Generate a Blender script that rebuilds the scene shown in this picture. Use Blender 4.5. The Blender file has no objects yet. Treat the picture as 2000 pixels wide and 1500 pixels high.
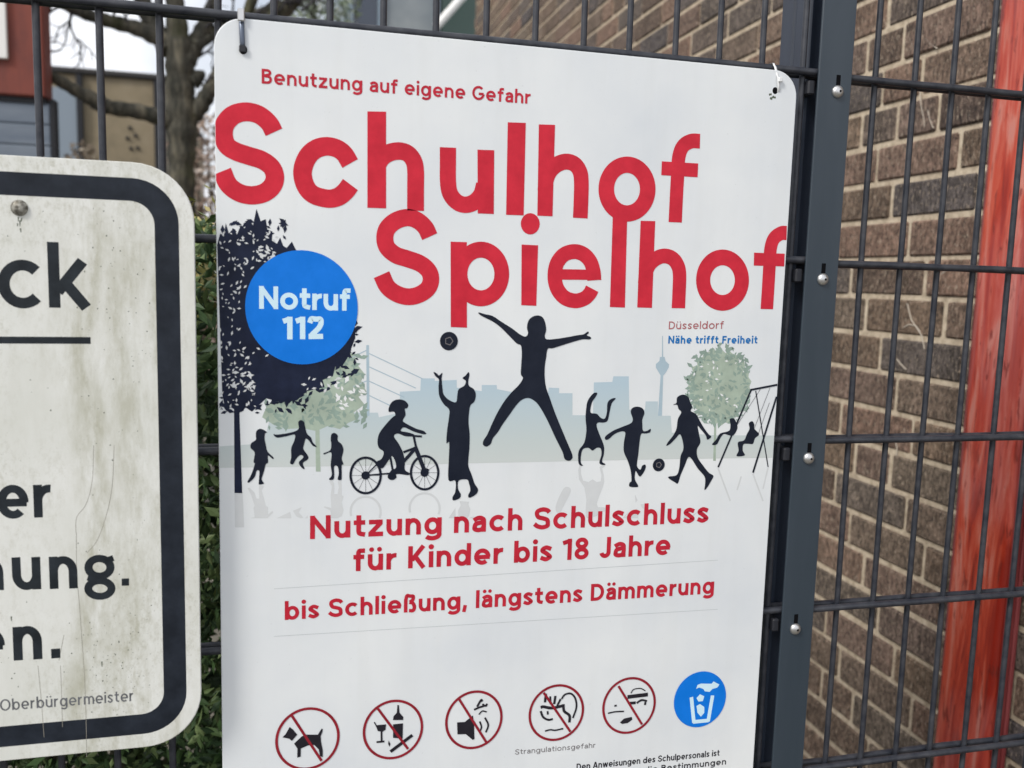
import bpy, math, random
from mathutils import Vector
from mathutils.geometry import tessellate_polygon

rnd = random.Random(11)
scene = bpy.context.scene
col = scene.collection

# ------------------------------------------------------------------ camera
CAM = Vector((0.0, -0.8719, 0.0))
F = 1708.9                                   # focal length in photo pixels (photo 2000 wide)
RIGHT = Vector((0.9690134, -0.24540407, 0.02810463))
UP = Vector((0.00198389, 0.12150874, 0.99258838))
FWD = Vector((0.24700019, 0.96177568, -0.11823046))
cd = bpy.data.cameras.new('camera')
cam = bpy.data.objects.new('camera', cd)
col.objects.link(cam)
cd.sensor_width = 36.0
cd.lens = F / 2000.0 * 36.0
cd.clip_start, cd.clip_end = 0.02, 500.0
cd.dof.use_dof = True
cd.dof.focus_distance = 0.96
cd.dof.aperture_fstop = 5.6
from mathutils import Matrix
M3 = Matrix((RIGHT, UP, -FWD)).transposed()
cam.matrix_world = Matrix.Translation(CAM) @ M3.to_4x4()
scene.camera = cam

# ------------------------------------------------------------------ light
SUN_EL, SUN_AZ = math.radians(42), math.radians(-122)     # azimuth clockwise from +Y
world = bpy.data.worlds.new('World')
scene.world = world
world.use_nodes = True
wt = world.node_tree
bg = wt.nodes['Background']
sky = wt.nodes.new('ShaderNodeTexSky')
sky.sky_type = 'NISHITA'
sky.sun_disc = False
sky.sun_elevation = SUN_EL
sky.sun_rotation = SUN_AZ
sky.dust_density = 3.0
wtc = wt.nodes.new('ShaderNodeTexCoord')
wn = wt.nodes.new('ShaderNodeTexNoise')
wn.inputs['Scale'].default_value = 2.6
wn.inputs['Detail'].default_value = 6
wr = wt.nodes.new('ShaderNodeValToRGB')
wr.color_ramp.elements[0].position = 0.22
wr.color_ramp.elements[1].position = 0.50
wm = wt.nodes.new('ShaderNodeMix')
wm.data_type = 'RGBA'
wt.links.new(wtc.outputs['Generated'], wn.inputs['Vector'])
wt.links.new(wn.outputs['Fac'], wr.inputs['Fac'])
wt.links.new(wr.outputs['Color'], wm.inputs['Factor'])
wt.links.new(sky.outputs['Color'], wm.inputs['A'])
wm.inputs['B'].default_value = (8.8, 9.0, 9.5, 1)         # thin white cloud
wt.links.new(wm.outputs['Result'], bg.inputs['Color'])
bg.inputs['Strength'].default_value = 0.10

sd = bpy.data.lights.new('sun', 'SUN')
sd.energy = 2.0
sd.angle = math.radians(14)
sd.color = (1.0, 0.95, 0.87)
sun = bpy.data.objects.new('sun', sd)
col.objects.link(sun)
sdir = Vector((math.sin(SUN_AZ) * math.cos(SUN_EL), math.cos(SUN_AZ) * math.cos(SUN_EL), math.sin(SUN_EL)))
sun.rotation_euler = sdir.to_track_quat('Z', 'Y').to_euler()
sun.location = sdir * 20

scene.view_settings.view_transform = 'Standard'
scene.view_settings.look = 'None'
scene.view_settings.exposure = 0.36
scene.view_settings.gamma = 1.0
scene.cycles.use_denoising = True
scene.cycles.max_bounces = 6


# ------------------------------------------------------------------ helpers
def at(x, y, Y):
    """point on the upright plane at depth Y that the photo shows at x, y"""
    d = FWD + RIGHT * ((x - 1000) / F) - UP * ((y - 750) / F)
    return CAM + d * ((Y - CAM.y) / d.y)


def atX(x, y, X):
    d = FWD + RIGHT * ((x - 1000) / F) - UP * ((y - 750) / F)
    return CAM + d * ((X - CAM.x) / d.x)


def srgb(r, g, b):
    f = lambda c: (c / 255 / 12.92) if c <= 10 else ((c / 255 + 0.055) / 1.055) ** 2.4
    return (f(r), f(g), f(b), 1)


class MB:
    def __init__(s):
        s.v, s.f, s.sm = [], [], []

    def add(s, vs, fs, smooth=False):
        n = len(s.v)
        s.v += [Vector(p) for p in vs]
        s.f += [[i + n for i in f] for f in fs]
        s.sm += [smooth] * len(fs)

    def box(s, a, b):
        (x0, y0, z0), (x1, y1, z1) = a, b
        vs = [(x, y, z) for x in (x0, x1) for y in (y0, y1) for z in (z0, z1)]
        s.add(vs, [(0, 1, 3, 2), (4, 6, 7, 5), (0, 4, 5, 1), (2, 3, 7, 6), (0, 2, 6, 4), (1, 5, 7, 3)])

    def bbox(s, a, b, c=0.002):
        """box with chamfered edges"""
        a, b = Vector(a), Vector(b)
        m, hs = (a + b) / 2, (b - a) / 2
        vs, idx = [], {}
        for sx in (-1, 1):
            for sy in (-1, 1):
                for sz in (-1, 1):
                    for ax in range(3):
                        p = Vector((sx * (hs.x - (c if ax != 0 else 0)), sy * (hs.y - (c if ax != 1 else 0)), sz * (hs.z - (c if ax != 2 else 0))))
                        idx[(sx, sy, sz, ax)] = len(vs)
                        vs.append(m + p)
        fs = []
        S = (-1, 1)
        for q in S:
            fs.append([idx[(q, y, z, 0)] for y, z in ((-1, -1), (1, -1), (1, 1), (-1, 1))])
            fs.append([idx[(x, q, z, 1)] for x, z in ((-1, -1), (1, -1), (1, 1), (-1, 1))])
            fs.append([idx[(x, y, q, 2)] for x, y in ((-1, -1), (1, -1), (1, 1), (-1, 1))])
        for q in S:
            for t in S:
                fs.append([idx[(q, t, -1, 0)], idx[(q, t, 1, 0)], idx[(q, t, 1, 1)], idx[(q, t, -1, 1)]])
                fs.append([idx[(q, -1, t, 0)], idx[(q, 1, t, 0)], idx[(q, 1, t, 2)], idx[(q, -1, t, 2)]])
                fs.append([idx[(-1, q, t, 1)], idx[(1, q, t, 1)], idx[(1, q, t, 2)], idx[(-1, q, t, 2)]])
        for x in S:
            for y in S:
                for z in S:
                    fs.append([idx[(x, y, z, k)] for k in range(3)])
        s.add(vs, fs)

    def tube(s, pts, rad, n=10, caps=True):
        pts = [Vector(p) for p in pts]
        if not isinstance(rad, (list, tuple)):
            rad = [rad] * len(pts)
        vs, fs = [], []
        ref = None
        for i, p in enumerate(pts):
            t = (pts[min(i + 1, len(pts) - 1)] - pts[max(i - 1, 0)]).normalized()
            if ref is None:
                ref = t.orthogonal().normalized()
            ref = (ref - t * ref.dot(t)).normalized()
            bi = t.cross(ref)
            for k in range(n):
                a = 2 * math.pi * k / n
                vs.append(p + (ref * math.cos(a) + bi * math.sin(a)) * rad[i])
        for i in range(len(pts) - 1):
            for k in range(n):
                k2 = (k + 1) % n
                fs.append((i * n + k, i * n + k2, (i + 1) * n + k2, (i + 1) * n + k))
        s.add(vs, fs, True)
        if caps:
            s.add(vs[:n], [list(range(n))[::-1]])
            s.add(vs[-n:], [list(range(n))])

    def lathe(s, c, axis, prof, n=20):
        """profile of (distance along axis, radius) pairs turned round axis through c"""
        c, axis = Vector(c), Vector(axis).normalized()
        u = axis.orthogonal().normalized()
        w = axis.cross(u)
        vs, fs = [], []
        for d, r in prof:
            for k in range(n):
                a = 2 * math.pi * k / n
                vs.append(c + axis * d + (u * math.cos(a) + w * math.sin(a)) * r)
        for i in range(len(prof) - 1):
            for k in range(n):
                k2 = (k + 1) % n
                fs.append((i * n + k, i * n + k2, (i + 1) * n + k2, (i + 1) * n + k))
        s.add(vs, fs, True)
        s.add(vs[-n:], [list(range(n))])

    def build(s, name, mat, parent=None, org=None):
        me = bpy.data.meshes.new(name)
        o = org or Vector((0, 0, 0))
        me.from_pydata([tuple(p - o) for p in s.v], [], s.f)
        me.polygons.foreach_set('use_smooth', s.sm)
        me.materials.append(mat)
        me.update()
        ob = bpy.data.objects.new(name, me)
        col.objects.link(ob)
        if parent:
            ob.parent = parent
        return ob


def tag(o, label, cat, group=None, kind=None):
    if label:
        o['label'] = label
    if cat:
        o['category'] = cat
    if group:
        o['group'] = group
    if kind:
        o['kind'] = kind
    return o


def thing(name, loc, label, cat, group=None):
    o = bpy.data.objects.new(name, None)
    o.empty_display_size = 0.1
    col.objects.link(o)
    o.location = loc
    return tag(o, label, cat, group)


# ------------------------------------------------------------------ materials
def mat(name, color, rough=0.6, metal=0.0, spec=0.5, coat=0.0):
    m = bpy.data.materials.new(name)
    m.use_nodes = True
    b = m.node_tree.nodes['Principled BSDF']
    b.inputs['Base Color'].default_value = color
    b.inputs['Roughness'].default_value = rough
    b.inputs['Metallic'].default_value = metal
    b.inputs['Specular IOR Level'].default_value = spec
    b.inputs['Coat Weight'].default_value = coat
    return m


def N(m, t, **kw):
    n = m.node_tree.nodes.new(t)
    for k, v in kw.items():
        setattr(n, k, v)
    return n


def L(m, a, b):
    m.node_tree.links.new(a, b)


def noise(m, scale, detail=4, rough=0.55, stretch=(1, 1, 1), coord='Object'):
    tc = N(m, 'ShaderNodeTexCoord')
    mp = N(m, 'ShaderNodeMapping')
    mp.inputs['Scale'].default_value = stretch
    nz = N(m, 'ShaderNodeTexNoise')
    nz.inputs['Scale'].default_value = scale
    nz.inputs['Detail'].default_value = detail
    nz.inputs['Roughness'].default_value = rough
    L(m, tc.outputs[coord], mp.inputs['Vector'])
    L(m, mp.outputs['Vector'], nz.inputs['Vector'])
    return nz.outputs['Fac']


def ramp(m, fac, stops):
    r = N(m, 'ShaderNodeValToRGB')
    el = r.color_ramp.elements
    while len(el) < len(stops):
        el.new(0.5)
    for e, (p, c) in zip(el, stops):
        e.position = p
        e.color = c if len(c) == 4 else (*c, 1)
    L(m, fac, r.inputs['Fac'])
    return r.outputs['Color']


def mix(m, fac, a, b, mode='MIX'):
    x = N(m, 'ShaderNodeMix', data_type='RGBA', blend_type=mode)
    for s, v in (('Factor', fac), ('A', a), ('B', b)):
        if isinstance(v, (tuple, float, int)):
            x.inputs[s].default_value = v
        else:
            L(m, v, x.inputs[s])
    return x.outputs['Result']


def base(m, out):
    L(m, out, m.node_tree.nodes['Principled BSDF'].inputs['Base Color'])


def bump(m, h, strength=0.3, dist=0.002):
    b = N(m, 'ShaderNodeBump')
    b.inputs['Strength'].default_value = strength
    b.inputs['Distance'].default_value = dist
    L(m, h, b.inputs['Height'])
    L(m, b.outputs['Normal'], m.node_tree.nodes['Principled BSDF'].inputs['Normal'])


BW = lambda v: (v, v, v, 1)
M = {}

m = M['panel'] = mat('sign white enamel', BW(0.75), 0.38, spec=0.4)
c1 = ramp(m, noise(m, 6, 5), [(0.30, srgb(214, 219, 224)), (0.70, srgb(230, 233, 234))])
c2 = ramp(m, noise(m, 260, 2, 0.7), [(0.27, BW(0.0)), (0.31, BW(1))])
c2 = mix(m, 0.10, BW(1), c2)
c3 = ramp(m, noise(m, 14, 5, 0.6, (3, 1, 0.25)), [(0.36, srgb(212, 208, 196)), (0.52, BW(1))])
base(m, mix(m, 0.05, mix(m, 1.0, c1, c2, 'MULTIPLY'), c3, 'MULTIPLY'))


def ink(name, rgb, var=0.10, rough=0.42):
    m = mat(name, srgb(*rgb), rough, spec=0.22)
    c = srgb(*rgb)
    lo = tuple(v * (1 - var) for v in c[:3]) + (1,)
    hi = tuple(min(1, v * (1 + var) + 0.004) for v in c[:3]) + (1,)
    base(m, ramp(m, noise(m, 40, 5, 0.65), [(0.35, lo), (0.65, hi)]))
    return m


M['red'] = ink('printed red', (200, 36, 56))
M['darkred'] = ink('printed deep red', (186, 34, 54))
M['ringred'] = ink('printed ring red', (140, 30, 44))
M['brownred'] = ink('faded printed red', (170, 96, 100))
M['blue'] = ink('printed blue', (0, 116, 218), 0.05)
M['smallblue'] = ink('printed text blue', (20, 112, 182))
M['palecyan'] = ink('printed pale lettering', (205, 232, 245), 0.03)
M['navy'] = ink('printed navy', (19, 26, 42))
M['navytree'] = ink('printed navy leaves', (17, 26, 50), 0.25)
M['black'] = ink('printed black', (34, 32, 40))
M['grey'] = ink('printed grey', (120, 116, 118))
M['sage'] = ink('printed sage green', (164, 179, 164), 0.14)
M['sagedark'] = ink('printed grey green', (140, 160, 150), 0.14)
M['spire'] = ink('printed grey blue', (168, 188, 200), 0.05)
M['pale'] = ink('printed pale grey', (206, 209, 211), 0.03)
M['hair'] = ink('printed hairline grey', (188, 193, 196), 0.03)
M['floor'] = ink('printed floor white', (229, 231, 232), 0.02)
m = M['skyline'] = mat('printed skyline', BW(0.5), 0.42, spec=0.35)
tc = N(m, 'ShaderNodeTexCoord')
sp = N(m, 'ShaderNodeSeparateXYZ')
mr = N(m, 'ShaderNodeMapRange')
mr.inputs['From Min'].default_value = 0.40
mr.inputs['From Max'].default_value = 0.51
L(m, tc.outputs['Object'], sp.inputs['Vector'])
L(m, sp.outputs['Z'], mr.inputs['Value'])
base(m, ramp(m, mr.outputs['Result'], [(0.0, srgb(207, 209, 206)), (0.45, srgb(194, 204, 204)), (1.0, srgb(178, 198, 210))]))

m = M['oldwhite'] = mat('weathered sign white', BW(0.7), 0.5, spec=0.3)
a = ramp(m, noise(m, 5, 6, 0.6), [(0.3, srgb(212, 214, 208)), (0.7, srgb(227, 228, 225))])
tc = N(m, 'ShaderNodeTexCoord')
sx_ = N(m, 'ShaderNodeSeparateXYZ')
L(m, tc.outputs['Object'], sx_.inputs['Vector'])
wob = N(m, 'ShaderNodeMath', operation='MULTIPLY_ADD')
L(m, noise(m, 14, 5, 0.65, (1, 1, 0.5)), wob.inputs[0])
wob.inputs[1].default_value = 0.10
wob.inputs[2].default_value = -0.05
ad = N(m, 'ShaderNodeMath', operation='ADD')
L(m, sx_.outputs['X'], ad.inputs[0])
L(m, wob.outputs[0], ad.inputs[1])
runs = ramp(m, ad.outputs[0], [(0.0, BW(0.10)), (0.100, BW(0.12)), (0.128, BW(0.75)), (0.146, BW(0.35)), (0.166, BW(0.65)), (0.184, BW(0.2)), (0.196, BW(0.7)), (0.205, BW(0.15))])
blot = ramp(m, noise(m, 30, 7, 0.75, (1, 1, 0.28)), [(0.40, BW(0)), (0.60, BW(0.85))])
a = mix(m, mix(m, 1.0, runs, blot, 'MULTIPLY'), a, srgb(150, 148, 120))
mott = ramp(m, noise(m, 130, 5, 0.8, (1, 1, 0.6)), [(0.48, BW(0)), (0.68, BW(0.60))])
mk = ramp(m, noise(m, 11, 4, 0.6, (1, 1, 0.45)), [(0.42, BW(0.05)), (0.66, BW(1))])
a = mix(m, mix(m, 1.0, mott, mk, 'MULTIPLY'), a, srgb(158, 156, 134))
spk = ramp(m, noise(m, 420, 3, 0.8), [(0.60, BW(0)), (0.68, BW(0.7))])
a = mix(m, mix(m, 1.0, spk, mix(m, 0.5, runs, mk), 'MULTIPLY'), a, srgb(104, 106, 96))
base(m, a)
M['band'] = ink('weathered dark band', (30, 36, 46), 0.25, 0.5)
M['oldink'] = ink('weathered dark lettering', (34, 40, 46), 0.3, 0.5)
M['thinink'] = ink('weathered small lettering', (98, 100, 104), 0.3, 0.5)
M['crack'] = ink('hairline crack', (146, 142, 132), 0.2, 0.6)
M['algae'] = ink('algae speck', (84, 92, 78), 0.3, 0.7)

m = M['steel'] = mat('anthracite coated steel', srgb(58, 66, 78), 0.36, spec=0.55)
base(m, ramp(m, noise(m, 12, 5, 0.6, (1, 1, 0.3)), [(0.35, srgb(38, 47, 62)), (0.65, srgb(56, 65, 80))]))
bump(m, noise(m, 700, 2), 0.12, 0.0004)
m = M['strip'] = mat('anthracite coated flat bar', srgb(64, 76, 86), 0.40, spec=0.5)
base(m, ramp(m, noise(m, 9, 6, 0.6, (1.5, 1, 0.2)), [(0.3, srgb(38, 51, 62)), (0.7, srgb(56, 66, 76))]))
bump(m, noise(m, 900, 2), 0.10, 0.0004)
m = M['wire'] = mat('anthracite coated wire', srgb(60, 63, 72), 0.42, spec=0.45)
base(m, ramp(m, noise(m, 60, 5, 0.65), [(0.35, srgb(34, 38, 48)), (0.7, srgb(64, 66, 72))]))
M['rubber'] = mat('black clamp plastic', srgb(30, 32, 40), 0.6)
M['hole'] = mat('dark hole', srgb(10, 10, 14), 0.8, spec=0.1)
m = M['zinc'] = mat('galvanised screw', BW(0.62), 0.34, metal=0.9)
m = M['oldscrew'] = mat('dull grey screw', BW(0.30), 0.55, metal=0.6)
base(m, ramp(m, noise(m, 300, 3), [(0.4, srgb(96, 92, 84)), (0.65, srgb(170, 168, 160))]))
M['tiemetal'] = mat('steel tie', srgb(96, 104, 118), 0.35, metal=0.7)
M['tiewhite'] = mat('white plastic tie', srgb(226, 228, 230), 0.4)

m = M['brick'] = mat('grey brown clinker brick', BW(0.12), 0.85, spec=0.25)
g = N(m, 'ShaderNodeNewGeometry')
pb = ramp(m, g.outputs['Random Per Island'], [(0.0, srgb(86, 73, 66)), (0.2, srgb(120, 102, 86)), (0.4, srgb(98, 88, 82)), (0.6, srgb(126, 102, 88)), (0.8, srgb(110, 98, 86)), (1.0, srgb(78, 74, 76))])
f0 = ramp(m, noise(m, 9, 4, 0.6), [(0.35, BW(0.75)), (0.65, BW(1.25))])
pb = mix(m, 1.0, pb, f0, 'MULTIPLY')
f1 = ramp(m, noise(m, 75, 6, 0.8, (1, 1.3, 0.6)), [(0.38, BW(0.40)), (0.5, BW(0.95)), (0.64, BW(1.8))])
pb = mix(m, 1.0, pb, f1, 'MULTIPLY')
f2 = ramp(m, noise(m, 130, 4, 0.75, (1, 1.3, 0.55)), [(0.56, BW(0)), (0.63, BW(0.8))])
pb = mix(m, f2, pb, srgb(172, 156, 138))
f3 = ramp(m, noise(m, 160, 4, 0.75, (1, 1.1, 0.7)), [(0.38, BW(0.85)), (0.45, BW(0))])
pb = mix(m, f3, pb, srgb(40, 36, 38))
base(m, pb)
bump(m, noise(m, 110, 6, 0.75), 0.9, 0.006)
m = M['mortar'] = mat('pale sand mortar', BW(0.4), 0.95, spec=0.15)
base(m, ramp(m, noise(m, 60, 5, 0.7), [(0.3, srgb(152, 138, 120)), (0.5, srgb(188, 173, 152)), (0.72, srgb(212, 199, 178))]))
bump(m, noise(m, 220, 4, 0.7), 0.6, 0.003)
m = M['chalk'] = mat('pale scratch', srgb(186, 176, 162), 0.95)

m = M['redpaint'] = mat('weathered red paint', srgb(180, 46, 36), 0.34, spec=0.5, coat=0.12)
def wavy(scale, stretch, dist):
    o = noise(m, scale, 6, 0.62, stretch)
    o.node.inputs['Distortion'].default_value = dist
    return o


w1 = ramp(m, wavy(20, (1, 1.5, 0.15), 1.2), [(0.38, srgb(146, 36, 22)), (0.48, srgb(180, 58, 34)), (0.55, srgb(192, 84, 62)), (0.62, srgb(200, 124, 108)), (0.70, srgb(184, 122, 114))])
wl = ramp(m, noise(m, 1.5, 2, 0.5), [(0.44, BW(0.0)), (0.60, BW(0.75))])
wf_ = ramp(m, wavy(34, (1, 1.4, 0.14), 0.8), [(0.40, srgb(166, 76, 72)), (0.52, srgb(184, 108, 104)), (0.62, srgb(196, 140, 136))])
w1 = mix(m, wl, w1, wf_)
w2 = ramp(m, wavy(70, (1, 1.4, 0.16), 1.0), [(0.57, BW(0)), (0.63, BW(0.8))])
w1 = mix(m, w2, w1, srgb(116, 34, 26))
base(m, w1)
bump(m, noise(m, 60, 4, 0.7, (1, 1.4, 0.06)), 0.35, 0.003)
m = M['redshade'] = mat('shaded red paint', srgb(104, 42, 48), 0.5)  # darker copy of the post's red, shade put into the colour
base(m, ramp(m, noise(m, 40, 4, 0.7, (1, 1, 0.08)), [(0.35, srgb(110, 30, 32)), (0.7, srgb(146, 72, 74))]))

m = M['redwood'] = mat('rust red cladding', srgb(140, 62, 50), 0.7)
base(m, ramp(m, noise(m, 9, 6, 0.7, (1, 1, 0.3)), [(0.3, srgb(98, 48, 42)), (0.55, srgb(124, 60, 48)), (0.75, srgb(122, 78, 52))]))
m = M['greyclad'] = mat('blue grey cladding', srgb(98, 110, 126), 0.6)
base(m, ramp(m, noise(m, 7, 5, 0.65, (0.3, 1, 2)), [(0.3, srgb(92, 104, 120)), (0.7, srgb(118, 128, 140))]))
M['gap'] = mat('near black finish', srgb(28, 30, 36), 0.8)  # near black, for trim strips, downpipes and wall fixtures
m = M['render'] = mat('tan rendered wall', srgb(150, 138, 116), 0.9)
base(m, ramp(m, noise(m, 1.6, 7, 0.7), [(0.3, srgb(112, 102, 84)), (0.5, srgb(134, 122, 100)), (0.7, srgb(146, 134, 114))]))
M['slate'] = mat('blue grey wall panel', srgb(128, 140, 152), 0.7)
M['roofedge'] = mat('dark roof edge', srgb(44, 42, 42), 0.7)
m = M['pebble'] = mat('pebbledash', BW(0.3), 0.95)
base(m, ramp(m, noise(m, 14, 5, 0.8), [(0.3, srgb(116, 100, 88)), (0.5, srgb(176, 158, 140)), (0.7, srgb(216, 204, 192))]))
m = M['bark'] = mat('mossy bark', BW(0.1), 0.9, spec=0.2)
bk = ramp(m, noise(m, 18, 6, 0.7, (1, 1, 0.25)), [(0.3, srgb(40, 42, 40)), (0.52, srgb(82, 80, 72)), (0.72, srgb(128, 122, 106))])
ms = ramp(m, noise(m, 4, 4, 0.6), [(0.52, BW(0)), (0.68, BW(0.5))])
base(m, mix(m, ms, bk, srgb(78, 80, 46)))
bump(m, noise(m, 30, 5, 0.7, (1, 1, 0.3)), 0.8, 0.02)
M['twig'] = mat('dark twig', srgb(62, 60, 64), 0.9)


def leafmat(name, a, b, c):
    m = mat(name, BW(0.1), 0.55, spec=0.35)
    g = N(m, 'ShaderNodeNewGeometry')
    base(m, ramp(m, g.outputs['Random Per Island'], [(0.0, a), (0.6, b), (1.0, c)]))
    m.node_tree.nodes['Principled BSDF'].inputs['Transmission Weight'].default_value = 0.0
    return m


M['leaf'] = leafmat('hedge leaf', srgb(40, 60, 40), srgb(66, 92, 52), srgb(122, 140, 92))
M['leaftop'] = leafmat('yellowing hedge leaf', srgb(112, 116, 60), srgb(150, 146, 86), srgb(176, 162, 116))
M['dryleaf'] = leafmat('dry leaf', srgb(86, 74, 60), srgb(120, 104, 84), srgb(150, 140, 124))
M['beech'] = leafmat('dry beech leaf', srgb(120, 100, 88), srgb(172, 152, 136), srgb(220, 208, 200))
M['farleaf'] = leafmat('grey green leaf', srgb(96, 112, 92), srgb(130, 142, 120), srgb(170, 176, 164))
M['frame'] = mat('blue grey window frame', srgb(120, 136, 150), 0.5)
M['greenframe'] = mat('green frame', srgb(54, 74, 70), 0.6)
M['white'] = mat('white paint', srgb(232, 232, 230), 0.5)
m = M['glass'] = mat('window glass', srgb(40, 52, 70), 0.06, spec=0.8)
m = M['paleglass'] = mat('mottled grey window glass', srgb(112, 122, 130), 0.14, spec=0.6)
base(m, ramp(m, noise(m, 0.9, 4, 0.6), [(0.35, srgb(84, 96, 106)), (0.65, srgb(140, 146, 148))]))  # uneven grey tone mixed into the glass colour
m = M['soil'] = mat('ground', BW(0.1), 0.95)
base(m, ramp(m, noise(m, 3, 8, 0.75), [(0.3, srgb(72, 70, 62)), (0.6, srgb(112, 108, 98)), (0.8, srgb(134, 128, 116))]))

GZ = -1.55                                        # ground level

# ------------------------------------------------------------------ ground
b = MB()
b.add([(-60, -30, GZ), (60, -30, GZ), (60, 90, GZ), (-60, 90, GZ)], [(0, 1, 2, 3)])
tag(b.build('ground', M['soil']), None, None, kind='structure')

# ------------------------------------------------------------------ brick building on the right
WX, COURSE, WZ = 1.2725, 0.0833, 0.5682
loc = Vector((WX, 2.5, GZ))
bw = thing('brick_building', loc, 'grey brown brick building wall running back behind the fence', 'building')
b = MB()
Y0, Y1, ZT = -0.55, 5.42, 3.2
b.box((WX + 0.005, Y0 + 0.01, GZ), (WX + 0.30, Y1 - 0.01, ZT))
core = b.build('wall', M['mortar'], bw, loc)
b = MB()
j0, j1 = -int((ZT - WZ) / COURSE), int((WZ - GZ) / COURSE)
for j in range(j0, j1 + 1):
    zt, zb = WZ - COURSE * j - 0.0055, WZ - COURSE * (j + 1) + 0.0055
    even = j % 2 == 0
    y = (0.81 if even else 0.745) - 6 * 0.25 + (0 if even else 0)
    while y < Y1:
        ln = 0.25 if rnd.random() > 0.16 else 0.125
        a0, a1 = max(y + 0.0055, Y0), min(y + ln - 0.0055, Y1)
        if a1 - a0 > 0.02:
            dx = rnd.uniform(-0.0018, 0.0018)
            b.bbox((WX + dx, a0 + rnd.uniform(-.0015, .0015), zb + rnd.uniform(-.0012, .0012)), (WX + 0.08, a1, zt + rnd.uniform(-.0012, .0012)), 0.004)
        y += ln
b.build('brick_facing', M['brick'], bw, loc)
b = MB()
for ln in ([(1775, 70), (1783, 88), (1789, 103)], [(1796, 173), (1799, 205), (1804, 228), (1806, 247)], [(1772, 593), (1780, 625), (1790, 640), (1800, 655), (1806, 682)],
           [(1807, 75), (1818, 86), (1831, 95)], [(1765, 640), (1775, 634), (1788, 636), (1797, 648)], [(1812, 215), (1817, 235), (1823, 250)], [(1752, 702), (1760, 712), (1770, 722)],
           [(1838, 536), (1846, 530), (1856, 524)], [(1893, 220), (1895, 235)], [(1748, 855), (1752, 875), (1751, 890)]):
    b = MB()
    b.tube([atX(x, y, WX - 0.0006) for x, y in ln], 0.0013, 6)
    b.build('chalk_mark', M['chalk'], bw, loc)

# ------------------------------------------------------------------ red post on that wall
loc = Vector((1.255, 0.44, GZ))
rp = thing('red_post', loc, 'weathered red painted timber post fixed against the brick wall', 'post')


def board(y0, y1, x0, x1, z0, z1, r, name, material):
    """upright board with rounded front edges, front facing -X"""
    pr = []
    n = 6
    for k in range(n + 1):
        a = math.pi / 2 * k / n
        pr.append((x0 + r - r * math.sin(a), y0 + r - r * math.cos(a)))
    for k in range(n + 1):
        a = math.pi / 2 * k / n
        pr.append((x0 + r - r * math.cos(a), y1 - r + r * math.sin(a)))
    pr = [(x1, y0)] + pr + [(x1, y1)]
    nn = len(pr)
    NZ = 24
    b = MB()
    vs = []
    for q in range(NZ + 1):
        z = z0 + (z1 - z0) * q / NZ
        for (x, y) in pr:
            vs.append((x + 0.0015 * math.sin(q * 1.3), y + 0.0012 * math.sin(q * 0.8 + y0 * 30), z))
    fs = []
    for q in range(NZ):
        for k in range(nn):
            k2 = (k + 1) % nn
            fs.append((q * nn + k, q * nn + k2, (q + 1) * nn + k2, (q + 1) * nn + k))
    b.add(vs, fs, True)
    b.add(vs[-nn:], [list(range(nn))])
    return b.build(name, material, rp, loc)


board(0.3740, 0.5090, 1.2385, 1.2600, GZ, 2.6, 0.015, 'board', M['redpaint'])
b = MB()
b.bbox((1.2440, 0.3640, GZ), (1.2600, 0.3732, 2.6), .002)
b.bbox((1.2605, 0.3620, GZ), (1.2695, 0.5290, 2.6), .002)
b.build('shade_plank', M['redshade'], rp, loc)  # added dark strips standing in for the post's shaded side and edge

# ------------------------------------------------------------------ mesh fence
ZL, ZR, XL, XR = 0.2302, 0.2279, -0.1622, 0.6285
PITCH = 0.2


def fence(name, label, x0, x1, xs, ztop, parts_at):
    loc = Vector(((x0 + x1) / 2, 0, GZ))
    t = thing(name, loc, label, 'fence', 'double wire mesh fence panels')
    z = ztop + 0.2
    while z > GZ + 0.05:
        for s in (-1, 1):
            b = MB()
            n = 9
            b.tube([(x0 + (x1 - x0) * k / n, s * 0.007 + rnd.uniform(-.0004, .0004), z + rnd.uniform(-.0007, .0007)) for k in range(n + 1)], 0.004, 10)
            b.build('horizontal_wire', M['wire'], t, loc)
        z -= PITCH
    for x in xs:
        b = MB()
        b.tube([(x, 0, GZ + 0.04), (x + rnd.uniform(-.0012, .0012), 0, GZ + .7), (x + rnd.uniform(-.0012, .0012), 0, GZ + 1.2), (x + rnd.uniform(-.0012, .0012), 0, GZ + 1.6), (x, 0, ztop + 0.23)], 0.0033, 8)
        b.build('vertical_wire', M['wire'], t, loc)
    return t


fence('mesh_fence_panel', 'dark grey wire mesh fence panel carrying the two signs', -1.06, 0.562, [XL + 0.05 * i for i in range(-17, 15)], ZL, None)
fence('mesh_fence_panel', 'dark grey wire mesh fence panel between the screwed post and the red post', 0.576, 1.262, [XR + 0.05 * i for i in range(0, 13)], ZR, None)

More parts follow.
